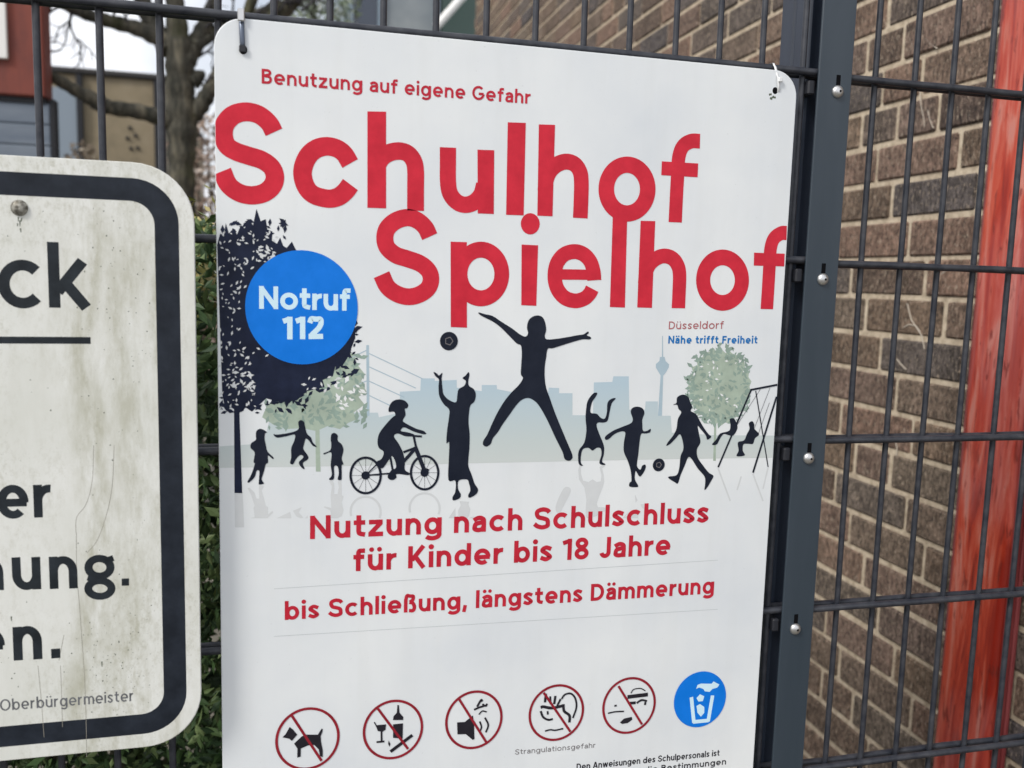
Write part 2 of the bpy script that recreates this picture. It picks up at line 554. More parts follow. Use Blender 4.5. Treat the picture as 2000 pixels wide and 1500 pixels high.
loc = Vector((0.569, 0.03, GZ))
fp = thing('fence_post', loc, 'anthracite steel fence post with a screwed cover strip beside the large sign', 'fence post')
b = MB()
b.bbox((0.5495, 0.0115, GZ), (0.5885, 0.041, 0.62), 0.003)
b.bbox((0.5515, 0.0405, GZ), (0.5865, 0.044, 0.619), 0.001)
b.bbox((0.5495, 0.0435, GZ), (0.5885, 0.072, 0.62), 0.003)
b.build('post_tube', M['steel'], fp, loc)
b = MB()
b.bbox((0.5485, -0.0145, GZ + 0.03), (0.5890, -0.0112, 0.58), 0.0008)
b.build('cover_strip', M['strip'], fp, loc)
for k in range(-1, 9):
    z = 0.2105 - 0.2005 * k
    x = 0.5722 - 0.0021 * k
    b = MB()
    b.lathe((x, -0.0145, z), (0, -1, 0), [(0, 0.0068), (0.0008, 0.0068), (0.0022, 0.0062), (0.0036, 0.0046), (0.0044, 0.0024), (0.0046, 0.0008)], 20)
    sc = b.build('screw', M['zinc'], fp, loc)
    b = MB()
    b.lathe((x + 0.0008, -0.01895, z), (0, -1, 0), [(0, 0.0016), (0.0002, 0.0014)], 6)
    b.build('screw_socket', M['hole'], sc, loc)
    b = MB()
    b.box((x - 0.0022, -0.0149, z + 0.006), (x + 0.0026, -0.0144, z + 0.0175))
    b.build('slot', M['hole'], fp, loc)
    b = MB()
    b.bbox((0.5400, -0.0095, z - 0.004), (0.5484, 0.0112, z + 0.011), 0.0015)
    b.build('clamp', M['rubber'], fp, loc)

# ------------------------------------------------------------------ flat print helpers
LAY = 0.00004


def shape(b, pts, depth):
    """filled outline, pts = world points, laid at y = depth"""
    v = [Vector((p.x, depth, p.z)) for p in pts]
    tris = tessellate_polygon([v])
    b.add(v, [tuple(t) for t in tris])


def crsp(pts, n=6, closed=False):
    """smooth curve through points"""
    P = [Vector(p) for p in pts]
    out = []
    m = len(P)
    rng = range(m) if closed else range(m - 1)
    for i in rng:
        p0, p1, p2, p3 = (P[(i - 1) % m] if closed or i > 0 else P[0] * 2 - P[1]), P[i], P[(i + 1) % m], (P[(i + 2) % m] if closed or i + 2 < m else P[-1] * 2 - P[-2])
        for k in range(n):
            t = k / n
            out.append(0.5 * ((2 * p1) + (p2 - p0) * t + (2 * p0 - 5 * p1 + 4 * p2 - p3) * t * t + (3 * p1 - p0 - 3 * p2 + p3) * t ** 3))
    if not closed:
        out.append(P[-1])
    return out


def stroke(b, pts, w, depth, closed=False):
    """line of width w along pts (x, z pairs), laid at y = depth"""
    P = [Vector((p[0], p[1])) for p in pts]
    m = len(P)
    if m < 2:
        return
    W = w if isinstance(w, (list, tuple)) else [w] * m
    vs = []
    for i in range(m):
        a = P[(i - 1) % m] if closed else P[max(i - 1, 0)]
        c = P[(i + 1) % m] if closed else P[min(i + 1, m - 1)]
        d0 = (P[i] - a).normalized() if (P[i] - a).length > 1e-9 else (c - P[i]).normalized()
        d1 = (c - P[i]).normalized() if (c - P[i]).length > 1e-9 else d0
        t = d0 + d1
        t = t.normalized() if t.length > 1e-6 else d0
        nn = Vector((-t.y, t.x))
        k = 1 / max(0.5, nn.dot(Vector((-d0.y, d0.x))))
        for s in (1, -1):
            q = P[i] + nn * (s * W[i] / 2 * k)
            vs.append((q.x, depth, q.y))
    fs = []
    for i in range(m if closed else m - 1):
        j = (i + 1) % m
        fs.append((2 * i, 2 * i + 1, 2 * j + 1, 2 * j))
    b.add(vs, fs)


def arc(cx, cy, rx, ry, a0, a1, n=22):
    return [(cx + rx * math.cos(math.radians(a0 + (a1 - a0) * k / n)), cy + ry * math.sin(math.radians(a0 + (a1 - a0) * k / n))) for k in range(n + 1)]


def sp(pts):
    return [(p.x, p.y) for p in crsp([Vector((a, c, 0)) for a, c in pts], 6)]


XH = 0.73


def glyph(ch, w):
    """strokes of a plain round grotesque letter: (list of centre lines, width, dots)"""
    h = w / 2
    S, D = [], []
    X = XH
    if ch == ' ':
        return [], 0.24, []
    if ch in 'üäö':
        S, W, D = glyph({'ü': 'u', 'ä': 'a', 'ö': 'o'}[ch], w)
        return S, W, D + [(W * .25, .93, w * .52), (W * .75, .93, w * .52)]
    W = .6
    if ch == 'o':
        W = .74; S = [arc(W / 2, X / 2, W / 2 - h, X / 2 - h + .012, 0, 360, 30)]
    elif ch == 'O':
        W = .96; S = [arc(W / 2, .5, W / 2 - h, .5 - h + .01, 0, 360, 34)]
    elif ch in 'nhmr':
        top = 1.02 if ch == 'h' else X
        S = [[(h, 0), (h, top)]]
        if ch == 'r':
            W = .40; S.append(arc(h + .27, X - h - .28, .27, .28, 180, 82, 10))
        elif ch == 'm':
            W = .98; q = (W - w) / 4
            for k in (0, 1):
                S.append(arc(h + q + 2 * q * k, X - h - .22, q, .23, 180, 0, 16) + [(h + 2 * q * (k + 1), 0)])
        else:
            W = .62; S.append(arc(W / 2, X - h - .25, W / 2 - h, .26, 180, 0, 18) + [(W - h, 0)])
    elif ch == 'u':
        W = .62; S = [[(W - h, 0), (W - h, X)], [(h, X)] + arc(W / 2, h + .25, W / 2 - h, .26, 180, 360, 18)]
    elif ch == 'l':
        W = w; S = [[(h, 0), (h, 1.02)]]
    elif ch == 'i':
        W = w; S = [[(h, 0), (h, X)]]; D = [(h, .93, w * .60)]
    elif ch == 't':
        W = .44; S = [sp([(.19, .95), (.19, .6), (.19, .25), (.24, h + .05), (.43, h)]), [(.0, X - h), (.43, X - h)]]
    elif ch == 'f':
        W = .44; S = [sp([(.45, 1.0 - h), (.33, 1.0 - h), (.22, .88), (.19, .70), (.19, .4), (.19, 0)]), [(.0, X - h), (.42, X - h)]]
    elif ch == 'z':
        W = .56; S = [[(.02, X - h), (W - .02, X - h)], [(W - .06 - h * .3, X - w * .7), (.06 + h * .3, w * .7)], [(0, h), (W, h)]]
    elif ch == 's':
        W = .52; S = [sp([(.48, X - .17), (.39, X - h - .03), (.26, X - h + .01), (.13, X - h - .05), (.10, X - .24), (.22, X / 2 + .04), (.34, X / 2 - .06), (.43, .21), (.39, h + .05), (.26, h - .01), (.13, h + .03), (.03, .18)])]
    elif ch == 'S':
        W = .68; S = [sp([(.63, .76), (.55, 1 - h - .04), (.36, 1 - h + .01), (.17, 1 - h - .05), (h + .01, .74), (.18, .57), (.38, .50), (.55, .42), (W - h, .27), (.56, h + .05), (.35, h - .01), (.15, h + .05), (.02, .26)])]
    elif ch == 'e':
        W = .70; S = [arc(W / 2, X / 2, W / 2 - h, X / 2 - h + .012, -4, 312, 28), [(w * .7, X / 2 - .02), (W - h * .3, X / 2 - .02)]]
    elif ch == 'c':
        W = .64; S = [arc(.36, X / 2, .36 - h, X / 2 - h + .012, 44, 316, 24)]
    elif ch == 'a':
        W = .57; S = [sp([(.06, X - .20), (.15, X - h - .04), (.29, X - h + .01), (.44, X - h - .05), (W - h, X - .27), (W - h, .2), (W - h, 0)]),
                      sp([(W - h, .42), (.33, .415), (.15, .36), (h, .21), (.12, h + .03), (.25, h - .01), (.41, .13), (W - h, .27)])]
    elif ch in 'bdpgq':
        W = .70; bx = W / 2 + (.02 if ch in 'bp' else -.02)
        S = [arc(bx, X / 2, W / 2 - h - .02, X / 2 - h + .012, 0, 360, 28)]
        x = h if ch in 'bp' else W - h
        if ch in 'bd':
            S.append([(x, 0), (x, 1.02)])
        elif ch == 'g':
            S.append([(x, X), (x, .0)] + arc(x - .27, -.02, .27, .25 - h + .02, 0, -150, 14))
        else:
            S.append([(x, X), (x, -.27)])
    elif ch == 'k':
        W = .62; S = [[(h, 0), (h, 1.02)], [(w * .8, .25), (W - h - .02, X)], [(.24, .40), (W - h + .02, 0)]]
    elif ch == 'w':
        W = .92; S = [[(h * .8, X), (W * .28, 0)], [(W * .28, 0), (W / 2, X)], [(W / 2, X), (W * .72, 0)], [(W * .72, 0), (W - h * .8, X)]]
    elif ch == 'ß':
        W = .64; S = [[(h, 0), (h, .72)], sp([(h, .70), (.16, .93), (.32, 1 - h), (.47, .88), (.45, .68), (.30, .57)]), sp([(.28, .56), (.46, .50), (W - h, .28), (.48, .09), (.27, h)])]
    elif ch == 'N':
        W = .78; S = [[(h, 0), (h, 1)], [(W - h, 0), (W - h, 1)], [(h * .9, 1 - h * .6), (W - h * .9, h * .6)]]
    elif ch == 'K':
        W = .72; S = [[(h, 0), (h, 1)], [(w * .8, .36), (W - h, 1)], [(.28, .54), (W - h + .02, 0)]]
    elif ch == 'J':
        W = .52; S = [[(W - h, 1), (W - h, .28)] + arc(W / 2 - .0, .28, W / 2 - h, .28 - h, 0, -170, 14)]
    elif ch == 'D':
        W = .76; S = [[(h, 0), (h, 1)], [(h, 1 - h), (.3, 1 - h)] + arc(.32, .5, W - h - .32, .5 - h, 90, -90, 18) + [(h, h)]]
    elif ch == 'B':
        W = .66; S = [[(h, 0), (h, 1)], [(h, 1 - h), (.32, 1 - h)] + arc(.34, .755, W - h - .38, .245 - h, 90, -90, 12) + [(h, .51)], [(.2, .51), (.34, .51)] + arc(.36, .255 + h / 2, W - h - .36, .255 - h / 2, 90, -90, 12) + [(h, h)]]
    elif ch == 'G':
        W = .86; S = [arc(.45, .5, .45 - h, .5 - h + .01, 46, 352, 28), [(.46, .45), (W - h * .6, .45)]]
    elif ch == 'F':
        W = .58; S = [[(h, 0), (h, 1)], [(h, 1 - h), (W, 1 - h)], [(h, .5), (W - .06, .5)]]
    elif ch == 'A':
        W = .80; S = [[(h * .8, 0), (W / 2 - h * .2, 1)], [(W - h * .8, 0), (W / 2 + h * .2, 1)], [(.2, .3), (W - .2, .3)]]
    elif ch == '1':
        W = .40; S = [[(W - h, 0), (W - h, 1)], [(.0, .80), (W - h, .90)]]
    elif ch == '2':
        W = .62; S = [sp([(.05, .72), (.12, .90), (.31, 1 - h), (.50, .88), (.53, .70), (.44, .50), (.25, .30), (.07, .12)]), [(.0, h), (W, h)]]
    elif ch == '8':
        W = .64; S = [arc(W / 2, .755, W / 2 - h - .03, .245 - h + .03, 0, 360, 22), arc(W / 2, .28, W / 2 - h, .28 - h + .01, 0, 360, 22)]
    elif ch == '.':
        W = w * 1.2; S = [[(W / 2, 0), (W / 2, w * 1.2)]]
    elif ch == ',':
        W = w * 1.1; S = [[(W / 2 + .03, w * 1.1), (W / 2 - .04, -w * .9)]]
    return S, W, D


def text(parent, org, string, p0, p1, cap, weight, depth, material, gap=0.10, name='lettering', caps=None):
    """line of print from photo point p0 to p1 (baseline), cap = letter height in photo pixels"""
    a, c = at(*p0, depth), at(*p1, depth)
    mid = ((p0[0] + p1[0]) / 2, (p0[1] + p1[1]) / 2)
    H = (at(mid[0], mid[1] - cap, depth) - at(*mid, depth)).z
    G = [glyph(ch, weight) for ch in string]
    total = sum(g[1] for g in G) + gap * (len(G) - 1)
    Lx = c.x - a.x
    sx = Lx / (total * H)
    slope = (c.z - a.z) / Lx
    b = MB()
    x = 0
    k = 0
    for (S, W, D) in G:
        for s in S:
            pts = []
            for (u, v) in s:
                X = (x + u) * H * sx
                pts.append((a.x + X, a.z + v * H + slope * X))
            closed = len(pts) > 8 and abs(pts[0][0] - pts[-1][0]) < 1e-7 and abs(pts[0][1] - pts[-1][1]) < 1e-7
            stroke(b, pts[:-1] if closed else pts, weight * H, depth - 0.000004 * (k % 7), closed)
            k += 1
        for (u, v, r) in D:
            X = (x + u) * H * sx
            disc(b, a.x + X, a.z + v * H + slope * X, r * H, r * H, depth - 0.000004 * (k % 7))
            k += 1
        x += W + gap
    return b.build(name, material, parent, org)


def disc(b, cx, cz, rx, rz, depth, n=24):
    b.add([(cx + rx * math.cos(2 * math.pi * k / n), depth, cz + rz * math.sin(2 * math.pi * k / n)) for k in range(n)], [list(range(n))])


def ring(b, cx, cz, rx, rz, w, depth, n=48):
    stroke(b, [(cx + rx * math.cos(2 * math.pi * k / n), cz + rz * math.sin(2 * math.pi * k / n)) for k in range(n)], w, depth, True)


def roundrect(x0, x1, z0, z1, r, n=10):
    P = []
    for cx, cz, a in ((x1 - r, z1 - r, 0), (x0 + r, z1 - r, 90), (x0 + r, z0 + r, 180), (x1 - r, z0 + r, 270)):
        for k in range(n + 1):
            t = math.radians(a + 90 * k / n)
            P.append((cx + r * math.cos(t), cz + r * math.sin(t)))
    return P


def plate(P, yf, yb, c=0.0006):
    """sheet with outline P (x, z), slightly rounded rim"""
    b = MB()
    n = len(P)
    cx, cz = sum(p[0] for p in P) / n, sum(p[1] for p in P) / n
    ins = lambda p: (p[0] + (c if p[0] < cx else -c), p[1] + (c if p[1] < cz else -c))
    rows = [[(ins(p)[0], yf, ins(p)[1]) for p in P], [(p[0], yf + c, p[1]) for p in P], [(p[0], yb, p[1]) for p in P]]
    vs = rows[0] + rows[1] + rows[2]
    fs = [list(range(n)), [2 * n + k for k in range(n)][::-1]]
    for q in (0, 1):
        for k in range(n):
            k2 = (k + 1) % n
            fs.append((q * n + k, q * n + k2, (q + 1) * n + k2, (q + 1) * n + k))
    b.add(vs, fs)
    return b


# ------------------------------------------------------------------ playground sign
SY = -0.0160
loc = Vector((0.228, SY, -0.614))
ps = thing('playground_sign', loc, 'large white sign with red lettering and playing children silhouettes', 'sign')
SX0, SX1, SZ0, SZ1 = -0.0645, 0.5225, -0.614, 0.2265
plate(roundrect(SX0, SX1, SZ0, SZ1, 0.026), SY, SY + 0.003).build('panel', M['panel'], ps, loc)
Y = lambda k: SY - LAY * k


def crop(ox, oy, s, pts):
    return [(ox + x / s, oy + y / s) for x, y in pts]


def P2(pts, depth):
    return [at(x, y, depth) for x, y in pts]


def clampx(ps_):
    """prints end where the sheet ends"""
    return [Vector((min(max(p.x, SX0 + 0.0008), SX1 - 0.0008), p.y, p.z)) for p in ps_]


def poly(name, material, lay, shapes, smooth=True, parent=None):
    b = MB()
    for i, s in enumerate(shapes):
        d = Y(lay) - 0.000004 * i
        p = P2(s, d)
        if smooth:
            p = crsp(p, 4, True)
        shape(b, clampx(p), d)
    return b.build(name, material, parent or ps, loc)


# --- printed floor, skyline, bridge, spire
sky_px = [(420, 914), (420, 872), (515, 866), (530, 806), (560, 800), (640, 806), (700, 806), (738, 806), (740, 815), (781, 806), (781, 765), (821, 763), (822, 739), (849, 739), (849, 744), (892, 742), (892, 757), (912, 760), (941, 764),
          (941, 752), (970, 752), (971, 760), (991, 764), (1030, 770), (1070, 768), (1072, 757), (1092, 758), (1092, 768), (1118, 768), (1118, 811), (1158, 811), (1160, 747), (1196, 746), (1198, 735), (1228, 735), (1229, 800), (1260, 800), (1261, 784), (1285, 784),
          (1285, 812), (1310, 812), (1312, 845), (1400, 850), (1550, 850), (1550, 893), (1300, 897), (1000, 903), (700, 910)]
poly('skyline', M['skyline'], 2, [sky_px], False)
b = MB()
d = Y(3)
q = lambda x, y: (at(x, y, d).x, at(x, y, d).z)
stroke(b, [q(718, 674), (q(719, 812))], 0.0026, d)
for a_, c_ in (((720, 690), (826, 740)), ((720, 716), (812, 758)), ((720, 744), (790, 776)), ((720, 772), (762, 792)), ((716, 684), (680, 702)), ((716, 744), (690, 755))):
    stroke(b, [q(*a_), q(*c_)], 0.0009, d - 0.000004)
b.build('bridge_print', M['spire'], ps, loc)
b = MB()
stroke(b, [q(1294, 656), q(1294, 700)], [0.0008, 0.0014], d)
stroke(b, [q(1293, 728), q(1289, 812)], [0.0028, 0.0046], d)
shape(b, P2([(1289, 697), (1298, 697), (1300, 705), (1307, 712), (1306, 718), (1300, 728), (1296, 733), (1290, 733), (1287, 728), (1281, 718), (1281, 711), (1288, 705)], d), d - 0.000008)
b.build('tower_print', M['spire'], ps, loc)


def leafcloud(b, inside, n, size, depth, seed, bounds):
    r = random.Random(seed)
    x0, x1, y0, y1 = bounds
    k = 0
    tries = 0
    while k < n and tries < n * 40:
        tries += 1
        x, y = r.uniform(x0, x1), r.uniform(y0, y1)
        if not inside(x, y):
            continue
        a = r.uniform(0, math.pi)
        s = size * r.uniform(.6, 1.4)
        e = 0.45 * s
        p = [(x + s * math.cos(a), y + s * math.sin(a)), (x - e * math.sin(a), y + e * math.cos(a)), (x - s * math.cos(a), y - s * math.sin(a)), (x + e * math.sin(a), y - e * math.cos(a))]
        dd = depth - 0.0000015 * (k % 20)
        v = clampx(P2(p, dd))
        b.add([Vector((t.x, dd, t.z)) for t in v], [(0, 1, 2, 3)])
        k += 1


# --- sage trees
def ell(cx, cy, rx, ry, jag, seed, n=46):
    r = random.Random(seed)
    return [(cx + rx * math.cos(2 * math.pi * k / n) * (1 + (jag if k % 2 else -jag) * r.random()), cy + ry * math.sin(2 * math.pi * k / n) * (1 + (jag if k % 2 else -jag) * r.random())) for k in range(n)]


poly('tree_print', M['sage'], 3, [ell(1405, 755, 60, 72, .09, 3), [(1395, 826), (1399, 826), (1398, 900), (1393, 900)]], False)
b = MB()
leafcloud(b, lambda x, y: 0.55 < ((x - 1405) / 64) ** 2 + ((y - 752) / 76) ** 2 < 1.12, 190, 6, Y(4), 4, (1335, 1475, 672, 832))
leafcloud(b, lambda x, y: ((x - 1405) / 64) ** 2 + ((y - 740) / 66) ** 2 < .8, 90, 5, Y(4), 14, (1335, 1475, 672, 800))
tr = b.build('leaf_print', M['sagedark'], ps, loc)
b = MB()
leafcloud(b, lambda x, y: ((x - 1405) / 56) ** 2 + ((y - 745) / 62) ** 2 < 1, 26, 3.2, Y(5), 5, (1345, 1465, 690, 810))
b.build('leaf_gap_print', M['floor'], ps, loc)
poly('tree_print', M['sage'], 3, [[(512, 815), (522, 790), (560, 770), (610, 745), (650, 715), (680, 690), (692, 690), (696, 710), (712, 730), (705, 745), (716, 765), (700, 775), (712, 790), (690, 806), (700, 818), (680, 826), (664, 838), (640, 832), (618, 842), (590, 836), (560, 838), (535, 830)],
                                   [(616, 838), (624, 838), (626, 921), (617, 921)]], False)
b = MB()
leafcloud(b, lambda x, y: y > 660 + (716 - x) * .55 and x > 520, 150, 8, Y(4), 6, (520, 714, 690, 836))
b.build('leaf_print', M['sagedark'], ps, loc)
b = MB()
leafcloud(b, lambda x, y: True, 22, 6, Y(5), 8, (655, 712, 730, 800))
b.build('leaf_gap_print', M['floor'], ps, loc)

# --- dark tree at the left edge
crown = [(424, 478), (430, 456), (437, 462), (441, 436), (447, 456), (456, 446), (463, 458), (470, 440), (478, 446), (486, 428), (494, 440), (501, 408), (509, 432), (519, 428), (522, 448), (532, 452), (531, 470), (541, 476), (547, 464), (553, 480), (560, 484), (570, 472), (578, 488),
         (640, 520), (690, 600), (694, 660), (678, 700), (668, 716), (655, 716), (650, 735), (630, 742), (634, 756), (600, 764), (580, 782), (548, 786), (520, 778), (505, 792), (492, 804), (480, 796), (468, 806), (452, 796), (440, 800), (434, 770)]
poly('dark_tree_print', M['navytree'], 6, [crown, [(457, 790), (467, 790), (473, 963), (458, 963)]], False)
b = MB()
leafcloud(b, lambda x, y: (abs(y - (700 + (x - 640) * -.6)) < 60 and x > 560) or (x < 600 and 770 < y < 806) or (x < 560 and y < 470 and y > 430 + (500 - x) * .1), 190, 7, Y(7), 9, (430, 700, 415, 808))
b.build('dark_leaf_print', M['navytree'], ps, loc)
b = MB()
leafcloud(b, lambda x, y: x < 540 and (y < 700 or x < 500) and not (560 < y < 680 and x > 470), 190, 3.8, Y(8), 10, (428, 540, 452, 798))
leafcloud(b, lambda x, y: True, 14, 5.0, Y(8), 20, (505, 535, 478, 512))
leafcloud(b, lambda x, y: True, 14, 6.0, Y(8), 21, (448, 500, 726, 760))
leafcloud(b, lambda x, y: True, 12, 4.5, Y(8), 22, (590, 665, 735, 765))
b.build('leaf_gap_print', M['pale'], ps, loc)

# --- figures
CJ, CK, CM = (680, 600, 3.75), (1080, 600, 3.75), (400, 680, 4.4125)
FIG = {
    'jumping': crop(*CJ, [(955, 38), (1000, 50), (1060, 65), (1120, 105), (1200, 155), (1260, 200), (1300, 215), (1318, 190), (1310, 150), (1320, 100), (1350, 70), (1390, 60), (1425, 75), (1445, 120), (1450, 170), (1440, 210), (1455, 235), (1520, 232), (1600, 220), (1680, 205), (1725, 198), (1755, 178), (1762, 190), (1748, 205), (1778, 220), (1770, 235), (1720, 235), (1660, 250), (1580, 275), (1500, 300), (1462, 305), (1450, 370), (1440, 440), (1440, 520), (1450, 590), (1475, 660), (1510, 760), (1550, 860), (1600, 980), (1640, 1075), (1640, 1110), (1615, 1125), (1585, 1110), (1570, 1060), (1520, 960), (1460, 830), (1410, 740), (1370, 690), (1320, 665), (1270, 680), (1230, 720), (1180, 790), (1130, 860), (1100, 910), (1060, 960), (1045, 1000), (1015, 1020), (990, 1010), (990, 980), (1020, 930), (1060, 840), (1100, 760), (1150, 680), (1200, 620), (1250, 570), (1280, 520), (1265, 490), (1268, 420), (1272, 340), (1265, 280), (1235, 265), (1180, 210), (1120, 150), (1060, 105), (1000, 75), (965, 55)]),
    'throwing': crop(*CJ, [(625, 475), (650, 485), (665, 500), (690, 480), (685, 520), (690, 590), (700, 640), (740, 680), (790, 695), (800, 640), (810, 600), (850, 575), (862, 540), (838, 520), (860, 500), (882, 475), (888, 500), (880, 540), (885, 575), (920, 600), (935, 640), (925, 690), (895, 720), (885, 780), (882, 850), (890, 930), (888, 1030), (880, 1120), (882, 1170), (905, 1230), (925, 1290), (950, 1330), (945, 1360), (915, 1385), (885, 1395), (880, 1375), (895, 1340), (885, 1290), (870, 1262), (810, 1270), (805, 1330), (825, 1370), (815, 1400), (770, 1415), (765, 1390), (785, 1350), (785, 1270), (735, 1265), (738, 1100), (740, 990), (720, 995), (725, 900), (738, 810), (740, 750), (700, 710), (668, 650), (662, 580), (665, 530), (640, 505)]),
    'cyclist': crop(*CJ, [(298, 765), (300, 730), (325, 690), (370, 675), (415, 685), (440, 715), (430, 740), (415, 745), (420, 790), (400, 830), (430, 855), (500, 890), (550, 905), (572, 925), (550, 930), (480, 910), (410, 880), (385, 905), (430, 915), (480, 930), (480, 945), (420, 945), (365, 925), (335, 945), (370, 1000), (400, 1060), (415, 1130), (415, 1190), (450, 1215), (440, 1230), (380, 1222), (350, 1225), (355, 1245), (330, 1265), (300, 1260), (290, 1235), (320, 1190), (350, 1180), (345, 1130), (320, 1090), (290, 1130), (250, 1180), (205, 1160), (210, 1130), (245, 1110), (260, 1060), (225, 1030), (215, 980), (230, 920), (275, 860), (320, 810), (345, 790), (335, 765)]),
    'armsup': crop(*CK, [(300, 628), (325, 630), (310, 660), (285, 700), (275, 770), (320, 780), (350, 810), (380, 815), (395, 770), (400, 700), (430, 670), (460, 668), (430, 705), (415, 770), (400, 830), (370, 845), (330, 845), (320, 870), (340, 930), (365, 990), (375, 1030), (372, 1080), (360, 1130), (385, 1150), (365, 1155), (340, 1140), (355, 1080), (350, 1035), (320, 1030), (290, 1050), (260, 1030), (220, 1040), (205, 1090), (205, 1140), (220, 1160), (195, 1155), (185, 1120), (190, 1050), (230, 990), (245, 900), (240, 830), (240, 780), (250, 700), (270, 660)]),
    'kicking': crop(*CK, [(570, 770), (580, 740), (615, 728), (655, 740), (670, 775), (655, 820), (655, 860), (660, 905), (690, 905), (715, 890), (712, 915), (680, 925), (650, 925), (640, 950), (632, 1010), (625, 1080), (615, 1160), (640, 1190), (655, 1160), (678, 1155), (675, 1190), (640, 1240), (620, 1220), (605, 1200), (600, 1260), (625, 1310), (600, 1318), (560, 1312), (562, 1285), (575, 1270), (570, 1200), (550, 1130), (520, 1060), (520, 990), (530, 920), (500, 910), (450, 930), (410, 965), (385, 970), (385, 945), (440, 905), (510, 875), (570, 850), (585, 820)]),
    'running': crop(*CK, [(880, 715), (905, 700), (910, 660), (950, 640), (990, 655), (1005, 695), (1020, 730), (1010, 760), (1050, 785), (1080, 840), (1110, 890), (1140, 930), (1160, 950), (1130, 970), (1120, 940), (1080, 890), (1060, 870), (1070, 930), (1080, 990), (1055, 1040), (1060, 1100), (1100, 1160), (1140, 1210), (1175, 1235), (1160, 1270), (1130, 1320), (1110, 1338), (1115, 1290), (1110, 1240), (1060, 1180), (1015, 1110), (990, 1100), (965, 1160), (935, 1230), (915, 1290), (890, 1280), (850, 1255), (850, 1240), (905, 1230), (925, 1180), (935, 1090), (955, 1040), (950, 980), (930, 930), (900, 960), (860, 1000), (830, 1015), (845, 985), (880, 940), (905, 890), (915, 820), (940, 770), (920, 745), (910, 715)]),
    'swinging': crop(*CK, [(1295, 820), (1325, 815), (1345, 850), (1350, 890), (1320, 940), (1280, 935), (1250, 930), (1225, 960), (1200, 1005), (1165, 1005), (1195, 970), (1225, 925), (1290, 905), (1300, 860)]),
    'sitting': crop(*CK, [(1435, 850), (1460, 835), (1475, 860), (1475, 890), (1510, 930), (1480, 960), (1465, 1000), (1430, 1000), (1395, 1005), (1390, 1050), (1405, 1085), (1345, 1090), (1360, 1050), (1355, 990), (1400, 975), (1420, 930), (1440, 890)]),
    'capped': crop(*CM, [(440, 760), (445, 715), (475, 695), (510, 705), (535, 725), (520, 735), (515, 780), (525, 830), (540, 890), (590, 940), (585, 955), (545, 925), (545, 985), (525, 1000), (510, 1060), (490, 1130), (510, 1165), (470, 1175), (465, 1155), (470, 1060), (445, 1060), (430, 1110), (385, 1155), (368, 1150), (400, 1090), (430, 1000), (420, 980), (430, 900), (395, 860), (400, 820), (440, 790)]),
    'hopping': crop(*CM, [(590, 740), (620, 745), (700, 735), (780, 715), (810, 690), (805, 640), (825, 620), (855, 635), (865, 680), (880, 735), (915, 770), (930, 810), (965, 850), (930, 840), (900, 800), (870, 780), (855, 830), (850, 870), (890, 930), (885, 960), (845, 990), (860, 1040), (835, 1030), (810, 985), (850, 940), (825, 920), (790, 950), (760, 1000), (735, 990), (745, 940), (745, 860), (770, 800), (775, 745), (700, 760), (620, 770)]),
    'standing': crop(*CM, [(1085, 790), (1090, 745), (1115, 730), (1145, 750), (1145, 795), (1180, 830), (1195, 880), (1180, 950), (1195, 1000), (1180, 1010), (1180, 1100), (1175, 1135), (1145, 1130), (1155, 1080), (1145, 1020), (1115, 1020), (1115, 1110), (1100, 1135), (1070, 1130), (1095, 1090), (1085, 1005), (1090, 900), (1030, 915), (1025, 905), (1080, 880), (1090, 830)]),
}
for k, pts in FIG.items():
    poly('child_silhouette', M['navy'], 10, [pts])
# reflections printed on the floor
foot = {'throwing': 976, 'armsup': 908, 'kicking': 951, 'running': 957, 'capped': 947, 'standing': 938, 'hopping': 945}
for k, fy in foot.items():
    low = 1012
    pts = [(x, min(2 * fy - y + (0 if k != 'hopping' else 14), low)) for x, y in FIG[k]]
    poly('reflection_print', M['pale'], 2.5, [pts], False)
poly('reflection_print', M['pale'], 2.5, [[(1085, 990), (1100, 955), (1112, 952), (1114, 962), (1100, 990), (1092, 1004)]])
poly('reflection_print', M['pale'], 2.5, [[(458, 964), (474, 964), (477, 1030), (459, 1030)]], False)

# bicycle
b = MB()
d = Y(11)
J = lambda x, y: q2(680 + x / 3.75, 600 + y / 3.75)


def q2(x, y):
    p = at(x, y, d)
    return (p.x, p.z)


for cx, cy, rx, ry in ((128, 1232, 110, 130), (560, 1212, 100, 122)):
    stroke(b, [J(cx + rx * math.cos(t * math.pi / 24), cy + ry * math.sin(t * math.pi / 24)) for t in range(48)], 0.0024, d, True)
    c0 = J(cx, cy)
    disc(b, c0[0], c0[1], 0.0042, 0.0042, d - 0.000004)
    for t in range(12):
        stroke(b, [c0, J(cx + rx * math.cos(t * math.pi / 6), cy + ry * math.sin(t * math.pi / 6))], 0.0003, d + 0.000004)
for i, (a_, c_, w_) in enumerate((((128, 1232), (330, 1215), .0016), ((330, 1215), (492, 1035), .0034), ((300, 1050), (330, 1215), .0020), ((128, 1232), (300, 1060), .0012), ((490, 1020), (565, 1212), .0040), ((500, 1040), (480, 945), .0022), ((405, 1062), (492, 1030), .0024), ((470, 942), (540, 946), .0020), ((318, 1215), (318, 1225), .0100), ((540, 1180), (590, 1200), .0036))):
    stroke(b, [J(*a_), J(*c_)], w_, d - 0.000004 * (i + 2))
b.build('bicycle_silhouette', M['navy'], ps, loc)
b = MB()
for cx, cy in ((128, 1500), (560, 1475)):
    stroke(b, [J(cx + 110 * math.cos(t * math.pi / 24), cy + 112 * math.sin(t * math.pi / 24)) for t in range(22, 52)], 0.0022, Y(2.5), False)
b.build('reflection_print', M['pale'], ps, loc)
b = MB()
